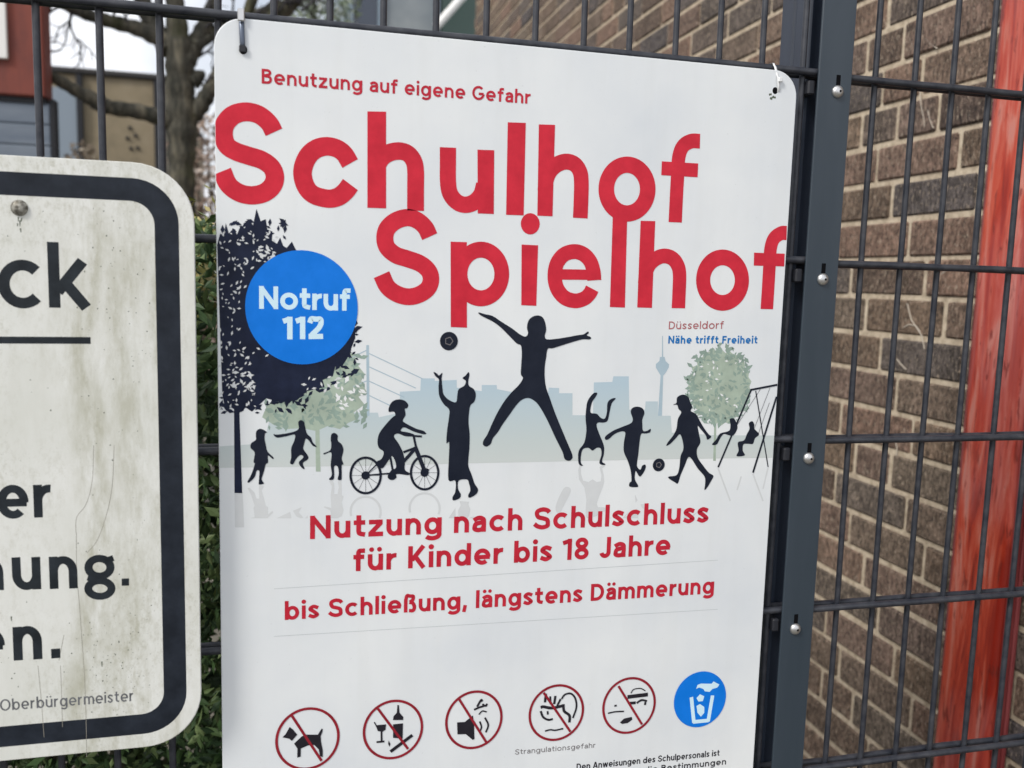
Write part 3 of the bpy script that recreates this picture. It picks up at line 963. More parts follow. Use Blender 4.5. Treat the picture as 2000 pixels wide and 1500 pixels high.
for (x, y, r) in ((680 + 738 / 3.75, 600 + 248 / 3.75, 17.5), (1080 + 775 / 3.75, 600 + 1155 / 3.75, 11.6)):
    p = at(x, y, d)
    rr = at(x + r, y, d).x - p.x
    b2 = MB()
    disc(b2, p.x, p.z, rr, rr * 1.02, d)
    ball = b2.build('ball_silhouette', M['navy'], ps, loc)
    b2 = MB()
    ring(b2, p.x, p.z, rr * .45, rr * .45, 0.0007, d - LAY, 5)
    b2.build('ball_seam', M['grey'], ball, loc)
b = MB()
Kq = lambda x, y: q2(1080 + x / 3.75, 600 + y / 3.75)
for i, (a_, c_, w_) in enumerate((((1446, 606), (1652, 568), .0022), ((1452, 605), (1210, 1172), .0020), ((1485, 612), (1576, 1170), .0012), ((1640, 655), (1465, 1212), .0022), ((1520, 600), (1325, 900), .0004), ((1590, 590), (1470, 900), .0004), ((1585, 700), (1500, 940), .0004))):
    pa, pc = Kq(*a_), Kq(*c_)
    stroke(b, [(min(pa[0], SX1 - .001), pa[1]), (min(pc[0], SX1 - .001), pc[1])], w_, d - 0.000004 * i)
b.build('swing_silhouette', M['navy'], ps, loc)
b = MB()
for a_, c_ in (((1210, 1180), (1300, 1420)), ((1465, 1220), (1540, 1420)), ((1575, 1180), (1540, 1330)), ((1380, 1240), (1350, 1340))):
    stroke(b, [Kq(*a_), Kq(*c_)], .0018, Y(2.5))
b.build('reflection_print', M['pale'], ps, loc)

# --- the two big words
CA, CB = (410, 180, 3.261), (980, 220, 3.409)
RD = Y(6)


def big(name, strokes, quads=()):
    b = MB()
    k = 0
    for (cr, pts, w, cl) in strokes:
        p = [at(x, y, RD) for x, y in crop(*cr, pts)]
        if len(p) > 2:
            p = crsp(p, 7, cl)
        # width in photo pixels of that crop, turned into metres
        m_ = crop(*cr, [(pts[0][0], pts[0][1]), (pts[0][0], pts[0][1] + w)])
        W = (at(*m_[0], RD) - at(*m_[1], RD)).length
        pp = [(min(v.x, SX1 - .0006), v.z) for v in p]
        stroke(b, pp, W, RD - 0.000004 * k, cl)
        k += 1
    for (cr, pts) in quads:
        shape(b, clampx([at(x, y, RD) for x, y in crop(*cr, pts)]), RD - 0.000004 * k)
        k += 1
    # trim at the sheet's right edge
    for v in b.v:
        v.x = max(min(v.x, SX1 - .0006), SX0 + .0004)
    return b.build(name, M['red'], ps, loc)


def oring(cr, cx, cy, orx, ory, irx, iry):
    b = MB()
    n = 56
    vs = []
    for k in range(n):
        a = 2 * math.pi * k / n
        for rx, ry in ((orx, ory), (irx, iry)):
            p = at(*crop(*cr, [(cx + rx * math.cos(a), cy + ry * math.sin(a))])[0], RD - 0.000016)
            vs.append((p.x, p.y, p.z))
    b.add(vs, [(2 * k, 2 * k + 1, 2 * ((k + 1) % n) + 1, 2 * ((k + 1) % n)) for k in range(n)])
    return b.build('letter', M['red'], ps, loc)


big('letter', [(CA, [(408, 255), (375, 195), (310, 143), (230, 125), (150, 145), (98, 200), (85, 265), (105, 335), (160, 375), (240, 403), (330, 432), (392, 478), (414, 540), (395, 600), (340, 643), (260, 657), (180, 637), (115, 585), (77, 500)], 118, False)])
big('letter', [(CA, [(893, 454), (855, 392), (805, 357), (740, 345), (672, 364), (618, 418), (590, 505), (607, 592), (658, 652), (750, 678), (815, 667), (862, 632), (895, 588)], 117, False)])
big('letter', [(CA, [(1059, 540), (1066, 470), (1097, 415), (1148, 384), (1210, 375), (1262, 392), (1298, 438), (1310, 500), (1310, 620), (1310, 755)], 111, False)], [(CA, [(1003, 122), (1122, 124), (1122, 740), (1003, 736)])])
big('letter', [(CA, [(1516, 352), (1516, 450), (1516, 560), (1528, 640), (1568, 695), (1622, 717), (1680, 702), (1725, 655), (1745, 590)], 107, False)], [(CA, [(1704, 366), (1811, 370), (1808, 776), (1706, 772)])])
big('letter', [], [(CB, [(40, 64), (160, 68), (146, 684), (29, 680)])])
big('letter', [(CB, [(288, 520), (296, 450), (322, 388), (370, 344), (430, 326), (485, 343), (520, 392), (530, 460), (528, 580), (523, 702)], 106, False)], [(CB, [(247, 78), (355, 81), (338, 690), (237, 686)])])
oring(CB, 834, 509, 190, 217, 86, 108)
big('letter', [(CB, [(1320, 190), (1262, 190), (1208, 222), (1180, 290), (1172, 400), (1163, 560), (1155, 730)], 98, False)], [(CB, [(1066, 324), (1308, 338), (1304, 430), (1062, 416)])])

big('letter', [(CA, [(1400, 920), (1372, 862), (1320, 816), (1255, 799), (1183, 820), (1130, 868), (1114, 930), (1130, 990), (1185, 1037), (1260, 1062), (1340, 1092), (1392, 1137), (1408, 1192), (1388, 1250), (1330, 1290), (1260, 1303), (1188, 1283), (1130, 1238), (1093, 1162)], 108, False)])
big('letter', [], [(CA, [(1533, 952), (1636, 955), (1637, 1500), (1534, 1496)])])
oring(CA, 1726, 1158, 180, 206, 86, 104)
big('letter', [], [(CB, [(132, 878), (242, 883), (230, 1286), (130, 1282)])])
b = MB()
p = at(*crop(*CB, [(190, 740)])[0], RD)
disc(b, p.x, p.z, at(*crop(*CB, [(253, 740)])[0], RD).x - p.x, p.z - at(*crop(*CB, [(190, 811)])[0], RD).z, RD - 0.00002)
b.build('letter_dot', M['red'], ps, loc)
big('letter', [(CB, [(616, 1116), (612, 1060), (590, 992), (545, 943), (483, 925), (415, 945), (367, 1005), (352, 1090), (370, 1172), (420, 1232), (490, 1253), (550, 1237), (585, 1205), (602, 1172)], 98, False)], [(CB, [(390, 1042), (640, 1046), (664, 1114), (390, 1112)])])
big('letter', [], [(CB, [(740, 660), (836, 670), (820, 1298), (720, 1294)])])
big('letter', [(CB, [(952, 1140), (960, 1070), (984, 1012), (1030, 970), (1085, 954), (1138, 972), (1172, 1018), (1184, 1080), (1181, 1190), (1176, 1302)], 98, False)], [(CB, [(925, 720), (1022, 722), (1000, 1300), (902, 1297)])])
oring(CB, 1470, 1115, 176, 204, 82, 99)
big('letter', [(CB, [(1897, 801), (1860, 803), (1814, 836), (1791, 900), (1784, 1000), (1775, 1150), (1765, 1308)], 94, False)], [(CB, [(1680, 932), (1884, 939), (1881, 1024), (1678, 1018)])])

# --- blue emergency badge
b = MB()
d = Y(13)
c0 = at(590.5, 601, d)
rx = (at(701, 601, d).x - at(481, 601, d).x) / 2
rz = (at(590, 490, d).z - at(590, 713, d).z) / 2
disc(b, c0.x, c0.z, rx, rz, d, 72)
badge = b.build('emergency_badge', M['blue'], ps, loc)
text(badge, loc, 'Notruf', (506, 603), (684, 607), 44, 0.20, Y(14), M['palecyan'], 0.07)
text(badge, loc, '112', (553, 663), (631, 662), 44, 0.23, Y(14), M['palecyan'], 0.14)

# --- lines of text
text(ps, loc, 'Benutzung auf eigene Gefahr', (511, 163), (1036, 203), 28, 0.175, RD, M['darkred'], 0.12)
text(ps, loc, 'Nutzung nach Schulschluss', (605, 1053), (1383, 1020), 43, 0.20, RD, M['darkred'], 0.115)
text(ps, loc, 'für Kinder bis 18 Jahre', (690, 1116), (1309, 1083), 42, 0.20, RD, M['darkred'], 0.115)
b = MB()
d = Y(3)
corners = [(535, 1150), (1402, 1094), (1402, 1190), (535, 1243)]
qq = [q2(*c) for c in corners]
stroke(b, qq[:2], 0.0005, d)
stroke(b, qq[2:], 0.0005, d)
b.build('sticker_edge', M['hair'], ps, loc)
text(ps, loc, 'bis Schließung, längstens Dämmerung', (556, 1211), (1394, 1159), 34, 0.195, RD, M['darkred'], 0.12)
text(ps, loc, 'Düsseldorf', (1306, 643), (1413, 642), 15, 0.14, RD, M['brownred'], 0.14)
text(ps, loc, 'Nähe trifft Freiheit', (1305, 671), (1479, 671), 15, 0.20, RD, M['smallblue'], 0.14)
text(ps, loc, 'Strangulationsgefahr', (1006, 1474), (1163, 1460), 10, 0.13, RD, M['grey'], 0.16)
text(ps, loc, 'Den Anweisungen des Schulpersonals ist', (1126, 1504), (1405, 1476), 12, 0.17, RD, M['black'], 0.14)
text(ps, loc, 'die Bestimmungen', (1258, 1510), (1418, 1493), 12, 0.17, RD, M['black'], 0.14)

# --- pictograms
d = Y(12)


def pring(cx, cy, rx, ry, bar0, bar1):
    b = MB()
    c0 = at(cx, cy, d)
    RX = (at(cx + rx, cy, d).x - at(cx - rx, cy, d).x) / 2
    RZ = (at(cx, cy - ry, d).z - at(cx, cy + ry, d).z) / 2
    ring(b, c0.x, c0.z, RX - .0013, RZ - .0013, 0.0027, d, 64)
    stroke(b, [q2(*bar0), q2(*bar1)], 0.0026, d - 0.000008)
    return b.build('prohibition_ring', M['ringred'], ps, loc)


CN, CP, CQ = (500, 1280, 5.714), (840, 1280, 5.882), (1120, 1280, 5.263)


def sym(parent, cr, polys, lines=(), material='black', name='symbol', lay=11):
    global d
    d0 = d
    d = Y(lay)
    b = MB()
    for i, pl in enumerate(polys):
        shape(b, P2(crop(*cr, pl), d), d - 0.000004 * i)
    for i, (pl, w) in enumerate(lines):
        pts = [q2(*c) for c in crop(*cr, pl)]
        if len(pts) > 2:
            pts = sp(pts)
        stroke(b, pts, w * 1.45, d - 0.000004 * (i + 9))
    d = d0
    return b.build(name, M[material], parent, loc)


r1 = pring(601, 1443, 63, 61, (570, 1398), (628, 1486))
sym(r1, CN, [[(295, 915), (330, 880), (375, 800), (415, 830), (460, 885), (400, 955), (370, 930)], [(425, 985), (510, 905), (560, 885), (690, 885), (712, 850), (735, 815), (745, 825), (740, 860), (722, 900), (725, 960), (745, 1060), (745, 1135), (715, 1125), (700, 1050), (650, 1000), (580, 1005), (500, 1040), (498, 1130), (460, 1142), (462, 1040)]])
r2 = pring(768, 1425, 59, 58, (738, 1384), (797, 1463))
sym(r2, CN, [[(1335, 780), (1452, 770), (1445, 830), (1410, 855), (1360, 845)], [(1578, 555), (1594, 555), (1602, 640), (1645, 690), (1640, 722), (1528, 722), (1535, 680), (1572, 640)], [(1530, 770), (1640, 758), (1636, 930), (1530, 920)], [(1480, 950), (1500, 990), (1490, 1020), (1475, 990)]],
    [([(1400, 845), (1402, 960)], .0013), ([(1345, 968), (1432, 960)], .0014), ([(1500, 1075), (1745, 890)], .0024), ([(1320, 745), (1345, 790)], .0008)])
r3 = pring(926, 1406, 56, 57, (897, 1366), (950, 1450))
sym(r3, CP, [[(310, 770), (400, 765), (492, 690), (505, 800), (510, 960), (490, 972), (410, 905), (315, 908)]],
    [([(570, 760), (590, 820), (575, 870)], .0012), ([(630, 715), (668, 800), (640, 885)], .0013), ([(540, 590), (585, 515), (600, 530)], .0016), ([(505, 625), (560, 600), (640, 575)], .0015), ([(560, 680), (600, 640), (650, 650)], .0010), ([(600, 560), (640, 580), (655, 555)], .0014)])
r4 = pring(1087, 1392, 54, 55, (1062, 1353), (1114, 1429))
sym(r4, CP, [], [([(1270, 600), (1300, 590), (1400, 605), (1520, 580)], .0022), ([(1330, 440), (1320, 540)], .0018), ([(1380, 470), (1385, 560)], .0014), ([(1440, 465), (1425, 560)], .0018), ([(1500, 500), (1460, 580)], .0016), ([(1510, 500), (1550, 450), (1620, 440), (1670, 500), (1680, 600), (1640, 720)], .0014), ([(1530, 560), (1540, 640), (1600, 690), (1600, 770)], .0020), ([(1270, 640), (1300, 710), (1360, 740), (1410, 730)], .0016), ([(1350, 640), (1352, 680)], .0014), ([(1320, 870), (1380, 855), (1440, 860), (1530, 840)], .0012)])
r5 = pring(1229, 1378, 52, 55, (1208, 1340), (1254, 1415))
sym(r5, CQ, [[(478, 690), (520, 650), (600, 632), (605, 660), (560, 695), (500, 705)]], [([(555, 428), (765, 402)], .0030), ([(580, 492), (640, 486)], .0022), ([(650, 490), (700, 460), (755, 470)], .0016), ([(590, 390), (620, 350), (690, 340), (740, 365)], .0008), ([(355, 595), (430, 580), (520, 575)], .0011), ([(420, 520), (445, 515)], .0014), ([(740, 480), (735, 510)], .0016)])
b = MB()
c0 = at(1367.5, 1366, d)
disc(b, c0.x, c0.z, (at(1418, 1366, d).x - at(1317, 1366, d).x) / 2, (at(1367, 1312, d).z - at(1367, 1420, d).z) / 2, d, 56)
lb = b.build('litter_badge', M['blue'], ps, loc)
sym(lb, CQ, [[(1262, 345), (1275, 305), (1310, 290), (1420, 292), (1440, 268), (1500, 300), (1480, 330), (1430, 345), (1400, 375), (1350, 370), (1335, 345), (1290, 330)], [(1265, 440), (1300, 400), (1345, 420), (1330, 470), (1285, 475)], [(1265, 520), (1300, 500), (1345, 530), (1345, 590), (1310, 630), (1275, 590)]],
    [([(1212, 430), (1238, 690)], .0030), ([(1230, 684), (1392, 668)], .0030), ([(1384, 680), (1430, 412)], .0030)], 'palecyan', 'litter_symbol', 13)

# --- fixing holes and the ties that hang the sign
for i, (x, y, r) in enumerate(((475, 97, 7), (1514, 177, 6))):
    b = MB()
    p = at(x, y, Y(1))
    disc(b, p.x, p.z, r * .00052, r * .00060, Y(1), 14)
    b.build('fixing_hole', M['hole'], ps, loc)


b = MB()
p = at(1508, 190, Y(1))
for k in range(9):
    disc(b, p.x + rnd.gauss(0, .0022), p.z + rnd.gauss(0, .0022), .0009, .0013, Y(1) - .000004 * k, 8)
b.build('dirt_smudge', M['algae'], ps, loc)


def tie(label, x, ytop, yhole, w, material, end):
    """flat strap from the hole up the face of the sign and over the top wire"""
    p1 = at(x + 3, yhole, SY - 0.001)
    X, zh = p1.x, p1.z
    p0 = at(x, ytop, SY - 0.001)
    zb = ZL
    path = [(SY + .001, zh - .001), (SY - .0014, zh + .002), (SY - .0022, zh + .006), (SY - .0022, zb - .012), (SY + .0022, zb), (-0.0118, zb + .0022), (-0.0095, zb + .0046), (-0.004, zb + .0054), (0.007, zb + .0052), (0.0118, zb), (0.009, zb - .010), (-0.002, zh + .012), (SY + .004, zh)]
    L0 = Vector((X, SY, zh))
    t = thing('cable_tie', L0, label, 'cable tie', 'ties holding the large sign')
    b = MB()
    n = len(path)
    vs = []
    for k, (yy, zz) in enumerate(path):
        xx = X + (p0.x - X) * (zz - zh) / (zb - zh)
        for dx, dy in ((-w / 2, 0), (w / 2, 0), (w / 2, .0010), (-w / 2, .0010)):
            vs.append((xx + dx, yy + (dy if k < 6 else -dy), zz))
    fs = []
    for k in range(n - 1):
        for a_ in range(4):
            b2 = (a_ + 1) % 4
            fs.append((4 * k + a_, 4 * k + b2, 4 * k + 4 + b2, 4 * k + 4 + a_))
    b.add(vs, fs, True)
    b.build('strap', M[material], t, L0)
    b = MB()
    if end == 'bottom':
        b.bbox((X - .0030, SY - .0032, zh - .0025), (X + .0030, SY - .0010, zh + .0035), .0006)
        b.build('lock_head', M['rubber'], t, L0)
        b = MB()
        b.bbox((p0.x - .0031, SY - .0040, zb - .007), (p0.x + .0031, SY - .0012, zb + .004), .0008)
        b.build('strap_highlight', M['zinc'], t, L0)  # added bright piece standing in for the silvery highlight on the strap
    else:
        b.bbox((X - .0022, SY - .0040, zh + .010), (X + .0022, SY - .0012, zh + .015), .0006)
        b.build('lock_head', M[material], t, L0)


tie('dull metal strap tie through the top left corner of the large sign', 471, 25, 97, 0.0046, 'tiemetal', 'bottom')
tie('white plastic tie through the top right corner of the large sign', 1518, 126, 180, 0.0024, 'tiewhite', 'top')

# ------------------------------------------------------------------ weathered sign at the left
OY = -0.040
loc = Vector((-0.30, OY, -0.4447))
ws = thing('warning_sign', loc, 'weathered white sign with dark rounded border and algae streaks, beside the large sign', 'sign')
X0, X1, Z0, Z1 = -0.500, -0.0810, -0.4447, 0.0918
plate(roundrect(X0, X1, Z0, Z1, 0.050), OY, OY + 0.003).build('panel', M['oldwhite'], ws, loc)
b = MB()
d = OY - LAY
o_, i_ = roundrect(X0 + .0130, X1 - .0130, Z0 + .0135, Z1 - .0135, 0.038), roundrect(X0 + .0330, X1 - .0330, Z0 + .0330, Z1 - .0330, 0.020)
n = len(o_)
b.add([(x, d, z) for x, z in o_] + [(x, d, z) for x, z in i_], [(k, (k + 1) % n, n + (k + 1) % n, n + k) for k in range(n)])
b.build('border_band', M['band'], ws, loc)
oy = OY - LAY * 2
text(ws, loc, 'ck', (-2, 601), (177, 601), 126, 0.165, oy, M['oldink'], 0.10)
b = MB()
p, p1 = at(-30, 664, oy), at(177, 665, oy)
stroke(b, [(p.x, p.z), (p1.x, p1.z)], 0.0060, oy)
b.build('underline', M['oldink'], ws, loc)
text(ws, loc, 'er', (-3, 1013), (101, 1010), 88, 0.175, oy, M['oldink'], 0.15)
tx = text(ws, loc, 'nun', (-48, 1154), (151, 1149), 87, 0.175, oy, M['oldink'], 0.22)
b = MB()
G3 = lambda x, y: (at(x / 2.42, 880 + y / 2.42, oy).x, at(x / 2.42, 880 + y / 2.42, oy).z)
stroke(b, [G3(470 + 52 * math.cos(t * math.pi / 14), 552 + 42 * math.sin(t * math.pi / 14)) for t in range(28)], 0.0068, oy, True)
stroke(b, [G3(472 + 55 * math.cos(t * math.pi / 14), 652 + 37 * math.sin(t * math.pi / 14)) for t in range(28)], 0.0066, oy - .000004, True)
stroke(b, [G3(435, 585), G3(428, 606), G3(450, 618)], 0.0055, oy - .000008)
stroke(b, [G3(500, 520), G3(536, 508)], 0.0056, oy - .000012)
shape(b, [at((575) / 2.42, 880 + 605 / 2.42, oy), at((610) / 2.42, 880 + 604 / 2.42, oy), at((610) / 2.42, 880 + 638 / 2.42, oy), at((575) / 2.42, 880 + 639 / 2.42, oy)], oy)
b.build('lettering', M['oldink'], ws, loc)
text(ws, loc, 'en.', (-52, 1295), (118, 1285), 90, 0.175, oy, M['oldink'], 0.22)
text(ws, loc, 'Der Oberbürgermeister', (-58, 1393), (261, 1369), 22, 0.13, oy, M['thinink'], 0.17)
b = MB()
for ln in ([(183, 870), (180, 940), (168, 985), (150, 1010), (148, 1040)], [(223, 870), (219, 950), (208, 1005), (190, 1055), (170, 1080)], [(149, 1040), (150, 1120), (155, 1180), (160, 1250), (165, 1320), (168, 1400), (169, 1478)],
           [(74, 1300), (78, 1340), (82, 1385), (86, 1440)], [(118, 1300), (120, 1350), (122, 1420)], [(125, 1240), (115, 1290)]):
    pts = [at(x, y, oy) for x, y in ln]
    stroke(b, [(p.x, p.z) for p in crsp(pts, 5)], 0.0004, oy + .00002)
b.build('hairline_crack', M['crack'], ws, loc)
b = MB()
r = random.Random(5)
for k in range(170):
    t = r.random()
    x = r.choice((r.gauss(195, 30), r.gauss(265, 26), r.uniform(0, 310)))
    y = r.choice((r.uniform(390, 700), r.uniform(390, 1330), r.gauss(1290, 50)))
    if not (2 < x < 305 and 372 < y < 1400):
        continue
    p = at(x, y, oy)
    disc(b, p.x, p.z, r.uniform(.0002, .0007), r.uniform(.0002, .0008), oy + .00003, 6)
b.build('algae_spot', M['algae'], ws, loc)
b = MB()
for k, (x, y, h) in enumerate(((36, 424, 9), (39, 430, 12), (42, 426, 7), (34, 436, 6), (40, 446, 8), (199, 1292, 10), (22, 1204, 9))):
    p, p1 = at(x, y, oy), at(x + rnd.uniform(-1, 1), y + h, oy)
    stroke(b, [(p.x, p.z), (p1.x, p1.z)], [.0012, .0005], oy + .00003 - .000004 * k)
b.build('drip_stain', M['algae'], ws, loc)
p = at(38, 406, OY)
b = MB()
b.lathe((p.x, OY, p.z), (0, -1, 0), [(0, 0.0066), (0.0006, 0.0068), (0.0020, 0.0060), (0.0032, 0.0042), (0.0038, 0.0016)], 18)
b.build('screw', M['oldscrew'], ws, loc)
b = MB()
for xx in (-0.36, -0.221):
    b.bbox((xx - .015, OY + .0031, Z0 + .05), (xx + .015, -0.0115, Z1 - .03), .001)
b.build('bracket', M['steel'], ws, loc)


# ------------------------------------------------------------------ hedge behind the fence
def leaves(b, n, fn, size, seed, droop=0.4):
    r = random.Random(seed)
    for k in range(n):
        p, nrm = fn(r)
        a = Vector((r.gauss(0, 1), r.gauss(0, 1), r.gauss(0, .8))).normalized()
        s = size * r.uniform(.6, 1.35)
        t = (nrm * .8 + a).normalized()
        u = t.orthogonal().normalized()
        v = t.cross(u)
        ang = r.uniform(0, 6.28)
        u, v = u * math.cos(ang) + v * math.sin(ang), v * math.cos(ang) - u * math.sin(ang)
        b.add([p - u * s, p + v * s * .42 - t * s * .1, p + u * s, p - v * s * .42 - t * s * .1], [(0, 1, 2), (0, 2, 3)])


loc = Vector((-0.3, 0.7, GZ))
hd = thing('hedge', loc, 'dark green hedge growing close behind the fence between the two signs', 'hedge')
HT = at(400, 428, 0.5).z
b = MB()


def hpt(r):
    x = r.uniform(-0.95, 0.36)
    f = r.random()
    z = GZ + 0.05 + (HT - GZ - .05) * r.random() ** .8
    y = 0.30 + 0.10 * math.sin(x * 9 + z * 5) * .6 + abs(r.gauss(0, .16)) + .05 * math.sin(z * 23)
    return Vector((x, y, z)), Vector((0, -1, .5))


leaves(b, 42000, hpt, 0.0105, 3)
leaves(b, 12000, lambda r: (Vector((r.uniform(-1.05, 0.40), r.uniform(.62, .95), r.uniform(GZ + .05, HT - .05))), Vector((0, -1, .4))), 0.024, 31)
b.build('foliage', M['leaf'], hd, loc)
b = MB()


def hpt2(r):
    x = r.uniform(-0.95, 0.36)
    return Vector((x, 0.36 + r.random() * .5, HT - .03 + r.gauss(0, .03) + .02 * math.sin(x * 14))), Vector((0, -.4, 1))


leaves(b, 8000, hpt2, 0.010, 4)
b.build('top_growth', M['leaftop'], hd, loc)
b = MB()
r = random.Random(8)
for k in range(40):
    x = r.uniform(-1.25, .4)
    y = r.uniform(.45, .8)
    b.tube([(x, y, GZ), (x + r.gauss(0, .05), y, -.9), (x + r.gauss(0, .08), y + r.gauss(0, .05), HT - .1)], [.012, .008, .004], 6)
b.build('stem', M['bark'], hd, loc)

# ------------------------------------------------------------------ bare tree
TY = 5.0
base0 = at(352, 300, TY)
loc = Vector((base0.x, TY, GZ))
tr = thing('bare_tree', loc, 'bare mossy tree with forking limbs behind the fence', 'tree')


def limb(pts, rads, name, n=12, dy=0.0, par=None):
    b = MB()
    P = []
    for i, p in enumerate(pts):
        x, y = p[:2]
        P.append(at(x, y, TY + dy * i + (p[2] if len(p) > 2 else 0)))
    P2_ = crsp(P, 6)
    m_ = len(P2_)
    R = []
    for k in range(m_):
        t = k / (m_ - 1) * (len(rads) - 1)
        i = min(int(t), len(rads) - 2)
        R.append((rads[i] * (1 - t + i) + rads[i + 1] * (t - i)) * (1 + .08 * math.sin(k * 1.7)))
    b.tube(P2_, R, n)
    return b.build(name, M['bark'], par or tr, loc)


b0 = MB()
trk = limb([(360, 1000), (358, 600), (355, 420), (354, 320), (356, 250), (352, 180), (350, 110), (345, 40), (338, -40), (330, -160)], [.13, .11, .085, .078, .092, .085, .082, .06, .045, .03], 'trunk')
b = MB()
b.tube([(loc.x, TY, GZ - .05), at(360, 1000, TY)], [.17, .13], 12)
b.build('root_flare', M['bark'], trk, loc)
limb([(345, 95), (310, 75), (265, 55), (215, 42), (160, 25), (120, 8), (60, -30)], [.06, .052, .045, .04, .034, .026, .015], 'limb')
limb([(345, 250), (318, 232), (270, 218), (215, 210), (190, 198), (150, 178), (110, 155), (60, 135), (0, 110)], [.055, .05, .046, .044, .046, .036, .034, .028, .02], 'limb', dy=-.03)
limb([(194, 196), (188, 205), (184, 214)], [.036, .034, .028], 'limb')
limb([(330, 100), (305, 60), (285, 20), (270, -30)], [.06, .06, .055, .05], 'limb', dy=.05)
limb([(366, 235), (385, 215), (402, 190), (416, 165), (440, 120), (470, 60), (500, -20)], [.06, .055, .05, .045, .04, .035, .03], 'limb')
limb([(362, 120), (380, 90), (395, 60), (408, 30), (425, -20)], [.062, .055, .05, .042, .035], 'limb', dy=.04)
limb([(375, 160), (392, 150), (400, 152)], [.05, .045, .02], 'limb')
limb([(380, 92), (410, 70), (450, 45), (520, 20), (600, -10)], [.04, .036, .034, .03, .02], 'limb', dy=.1)
limb([(500, 60), (545, 28), (575, 0), (600, -40)], [.05, .05, .046, .04], 'limb', dy=.05)
b = MB()
r = random.Random(17)


def twig(x, y, ang, ln, rad, dep):
    P = [at(x, y, TY + r.gauss(0, .15))]
    for k in range(4):
        ang += r.gauss(0, .28)
        x += math.cos(ang) * ln / 4
        y += math.sin(ang) * ln / 4
        P.append(at(x, y, TY + r.gauss(0, .02)))
        if dep > 0 and r.random() < .75:
            twig(x, y, ang + r.choice((-1, 1)) * r.uniform(.4, 1.0), ln * .6, rad * .65, dep - 1)
    b.tube(P, [rad, rad * .85, rad * .7, rad * .55, rad * .35], 5, False)


for (x, y, a) in ((100, 8, 2.1), (140, 22, 1.7), (140, 25, 1.9), (120, 10, 2.6), (220, 40, -1.2), (180, 30, -1.4), (395, 60, -.6), (400, 40, -1.2), (402, 160, -.9), (410, 170, -.3), (390, 110, -.4), (300, 40, -1.9), (450, 40, -1.2), (500, 25, -.9), (560, 10, -.5), (430, 110, .3), (250, 50, -1.5), (470, 60, .2), (590, 20, -.4), (520, 40, -.2)):
    twig(x, y, a, 75, .009, 2)
b.build('twig', M['twig'], tr, loc)

# ------------------------------------------------------------------ red and grey garden building, far left
DY = 4.6
pR = at(86, 100, DY)
pB = at(40, 187, DY)
pRr = at(92, 240, DY)
loc = Vector((pR.x - .8, DY, GZ))
sh = thing('timber_screen_wall', loc, 'rust red timber screen with blue grey boards below, at the left edge', 'screen wall')
b = MB()
b.bbox((pR.x - 1.8, DY, pB.z), (pR.x, DY + .16, 2.4), .01)
up = b.build('upper_cladding', M['redwood'], sh, loc)
b = MB()
k = 0
z = pB.z - .03
while z > GZ:
    b.bbox((pR.x - 1.78, DY + .03, z - .112), (pR.x + .012, DY + .13, z), .006)
    z -= .115
b.build('lower_boarding', M['greyclad'], sh, loc)
b = MB()
b.box((pR.x - 1.78, DY + .02, pB.z - .03), (pR.x - .01, DY + .13, pB.z - .001))
b.box((pR.x + .0125, DY + .028, GZ), (pR.x + .035, DY + .12, pB.z - .002))
b.build('corner_trim', M['gap'], sh, loc)
p = at(15, 115, DY - .02)
b = MB()
b.bbox((p.x - 1.0, DY - .025, p.z), (p.x, DY - .001, 2.2), .004)
wf = b.build('window_frame', M['white'], sh, loc)
b = MB()
b.box((p.x - .93, DY - .028, p.z + .07), (p.x - .07, DY - .0255, 2.13))
b.build('pane', M['paleglass'], wf, loc)

# ------------------------------------------------------------------ tan flat roofed building
BY = 12.0
l, rr_ = at(20, 118, BY), at(316, 140, BY)
ZRF = at(200, 131, BY).z
loc = Vector(((l.x + rr_.x) / 2, BY, GZ))
tb = thing('flat_roofed_building', loc, 'tan rendered flat roofed building behind the bare tree', 'building')
XW1 = rr_.x
xs = at(152, 220, BY).x
b = MB()
b.box((l.x - 4, BY, GZ), (XW1, BY + 6, ZRF - .12))
b.build('wall', M['render'], tb, loc)
b = MB()
b.bbox((l.x - 4.1, BY - .06, ZRF - .12), (XW1 + .06, BY + 6.1, ZRF - .04), .02)
b.build('roof_edge', M['roofedge'], tb, loc)
b = MB()
zz = at(120, 172, BY).z
b.box((l.x - 4, BY - .05, GZ), (xs, BY - .002, zz))
b.build('blue_grey_panel', M['slate'], tb, loc)
b = MB()
b.box((xs + .002, BY - .08, GZ), (xs + .07, BY - .001, ZRF - .13))
b.box((XW1 - .10, BY - .06, GZ), (XW1 + .03, BY - .001, ZRF - .13))
b.build('downpipe', M['gap'], tb, loc)
b = MB()
for x, y in ((249, 270), (256, 290), (269, 289), (254, 250), (265, 265)):
    p = at(x, y, BY)
    b = MB()
    b.bbox((p.x - .02, BY - .03, p.z - .02), (p.x + .02, BY - .001, p.z + .02), .005)
    b.build('wall_fixture', M['gap'], tb, loc)

# dry shrub in front of it
p = at(160, 285, 9.0)
loc = Vector((p.x, 9.0, GZ))
ds = thing('dry_shrub', loc, 'brown leafless looking shrub in front of the tan building', 'shrub')
b = MB()


def dpt(r):
    while True:
        x, y, z = r.uniform(-1, 1), r.uniform(-1, 1), r.uniform(-1, 1)
        if x * x + y * y + z * z < 1:
            return Vector((p.x + x * .34, 9 + y * .34, (GZ + p.z) / 2 + z * ((p.z - GZ) / 2 + .07))), Vector((0, -.5, .5))


leaves(b, 5200, dpt, 0.035, 9)
b.build('foliage', M['dryleaf'], ds, loc)
b = MB()
for k in range(9):
    b.tube([(p.x + rnd.gauss(0, .08), 9, GZ), (p.x + rnd.gauss(0, .25), 9 + rnd.gauss(0, .1), GZ + 1.2)], [.02, .01], 6)
b.build('stem', M['bark'], ds, loc)

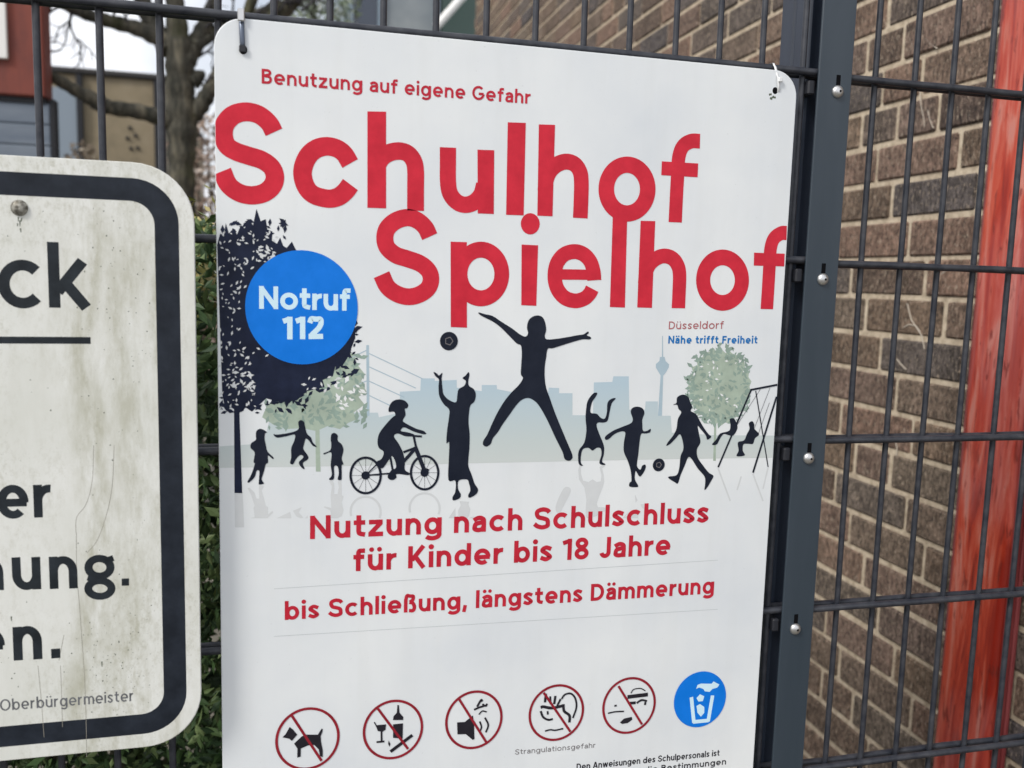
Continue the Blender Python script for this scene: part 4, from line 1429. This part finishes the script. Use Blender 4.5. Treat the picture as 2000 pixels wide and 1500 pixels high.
# dry beech hedge right of the tree
PY = 8.0
p0, p1 = at(330, 246, PY), at(640, 256, PY)
loc = Vector(((p0.x + p1.x) / 2, PY, GZ))
pw = thing('beech_hedge', loc, 'pale dry leaved hedge seen between the tree trunk and the large sign', 'hedge')
b = MB()


def bpt(r):
    x = r.uniform(p0.x, p1.x)
    z = r.uniform(GZ + .1, p0.z + .06 * math.sin(x * 7) + abs(r.gauss(0, .05)))
    return Vector((x, PY + r.gauss(0, .12), z)), Vector((0, -1, .3))


leaves(b, 9000, bpt, 0.036, 29)
b.build('foliage', M['beech'], pw, loc)
b = MB()
for k in range(14):
    x = p0.x + (p1.x - p0.x) * (k + .5) / 14
    b.tube([(x, PY, GZ), (x + .03, PY, GZ + 1), (x - .02, PY, p0.z - .1)], [.03, .02, .01], 6)
b.build('stem', M['bark'], pw, loc)

# ------------------------------------------------------------------ glazed building beyond the brick wall
GY = 8.6
xl, xr = at(672, 40, GY).x, 1.25
loc = Vector(((xl + xr) / 2 + .5, GY, GZ))
gb = thing('glazed_building', loc, 'glazed grey school building above the middle of the large sign', 'building')
b = MB()
b.box((xl, GY + .06, GZ), (3.2, GY + 4, 4.2))
b.build('wall', M['frame'], gb, loc)
zb = at(760, 62, GY).z
xa, xb, xc, xd, xe = [at(x, 20, GY).x for x in (690, 738, 752, 852, 884)]
zlo = zb - 1.2
for (a_, c_, mm) in ((xa, xb, 'glass'), (xc, xd, 'paleglass')):
    f = MB()
    for (u0, u1, v0, v1) in ((a_ - .035, a_, zlo, 4.0), (c_, c_ + .035, zlo, 4.0), (a_ + .001, c_ - .001, zlo, zlo + .05), (a_ + .001, c_ - .001, 3.95, 4.0)):
        f.bbox((u0, GY - .02, v0), (u1, GY + .059, v1), .004)
    fo = f.build('window', M['frame'], gb, loc)
    g2 = MB()
    g2.box((a_ + .002, GY + .02, zlo + .051), (c_ - .002, GY + .03, 3.949))
    g2.build('pane', M[mm], fo, loc)
b = MB()
b.bbox((xd + .06, GY - .01, zlo), (xe + .30, GY + .058, 4.0), .004)
b.build('green_panel', M['greenframe'], gb, loc)
pa, pc = at(852, 52, GY - .25), at(925, -30, GY - .25)
b = MB()
b.tube([pa, pa * .5 + pc * .5, pc], .042, 12)
b.build('handrail', M['white'], gb, loc)

# grey green tree between, above the sign
p = at(615, 20, 7.4)
loc = Vector((p.x, 7.4, GZ))
gt = thing('small_tree', loc, 'pale grey green small tree above the top edge of the large sign', 'tree')
b = MB()


def gpt(r):
    while True:
        x, y, z = r.uniform(-1, 1), r.uniform(-1, 1), r.uniform(-1, 1)
        if x * x + y * y + z * z < 1:
            return Vector((p.x + x * .42, 7.4 + y * .4, p.z + .15 + z * .75)), Vector((0, -.5, .5))


leaves(b, 2300, gpt, 0.035, 19)
b.build('crown', M['farleaf'], gt, loc)
b = MB()
b.tube([(p.x, 7.4, GZ), (p.x + .03, 7.4, 0), (p.x - .02, 7.42, p.z + .5)], [.06, .045, .02], 8)
b.build('trunk', M['bark'], gt, loc)
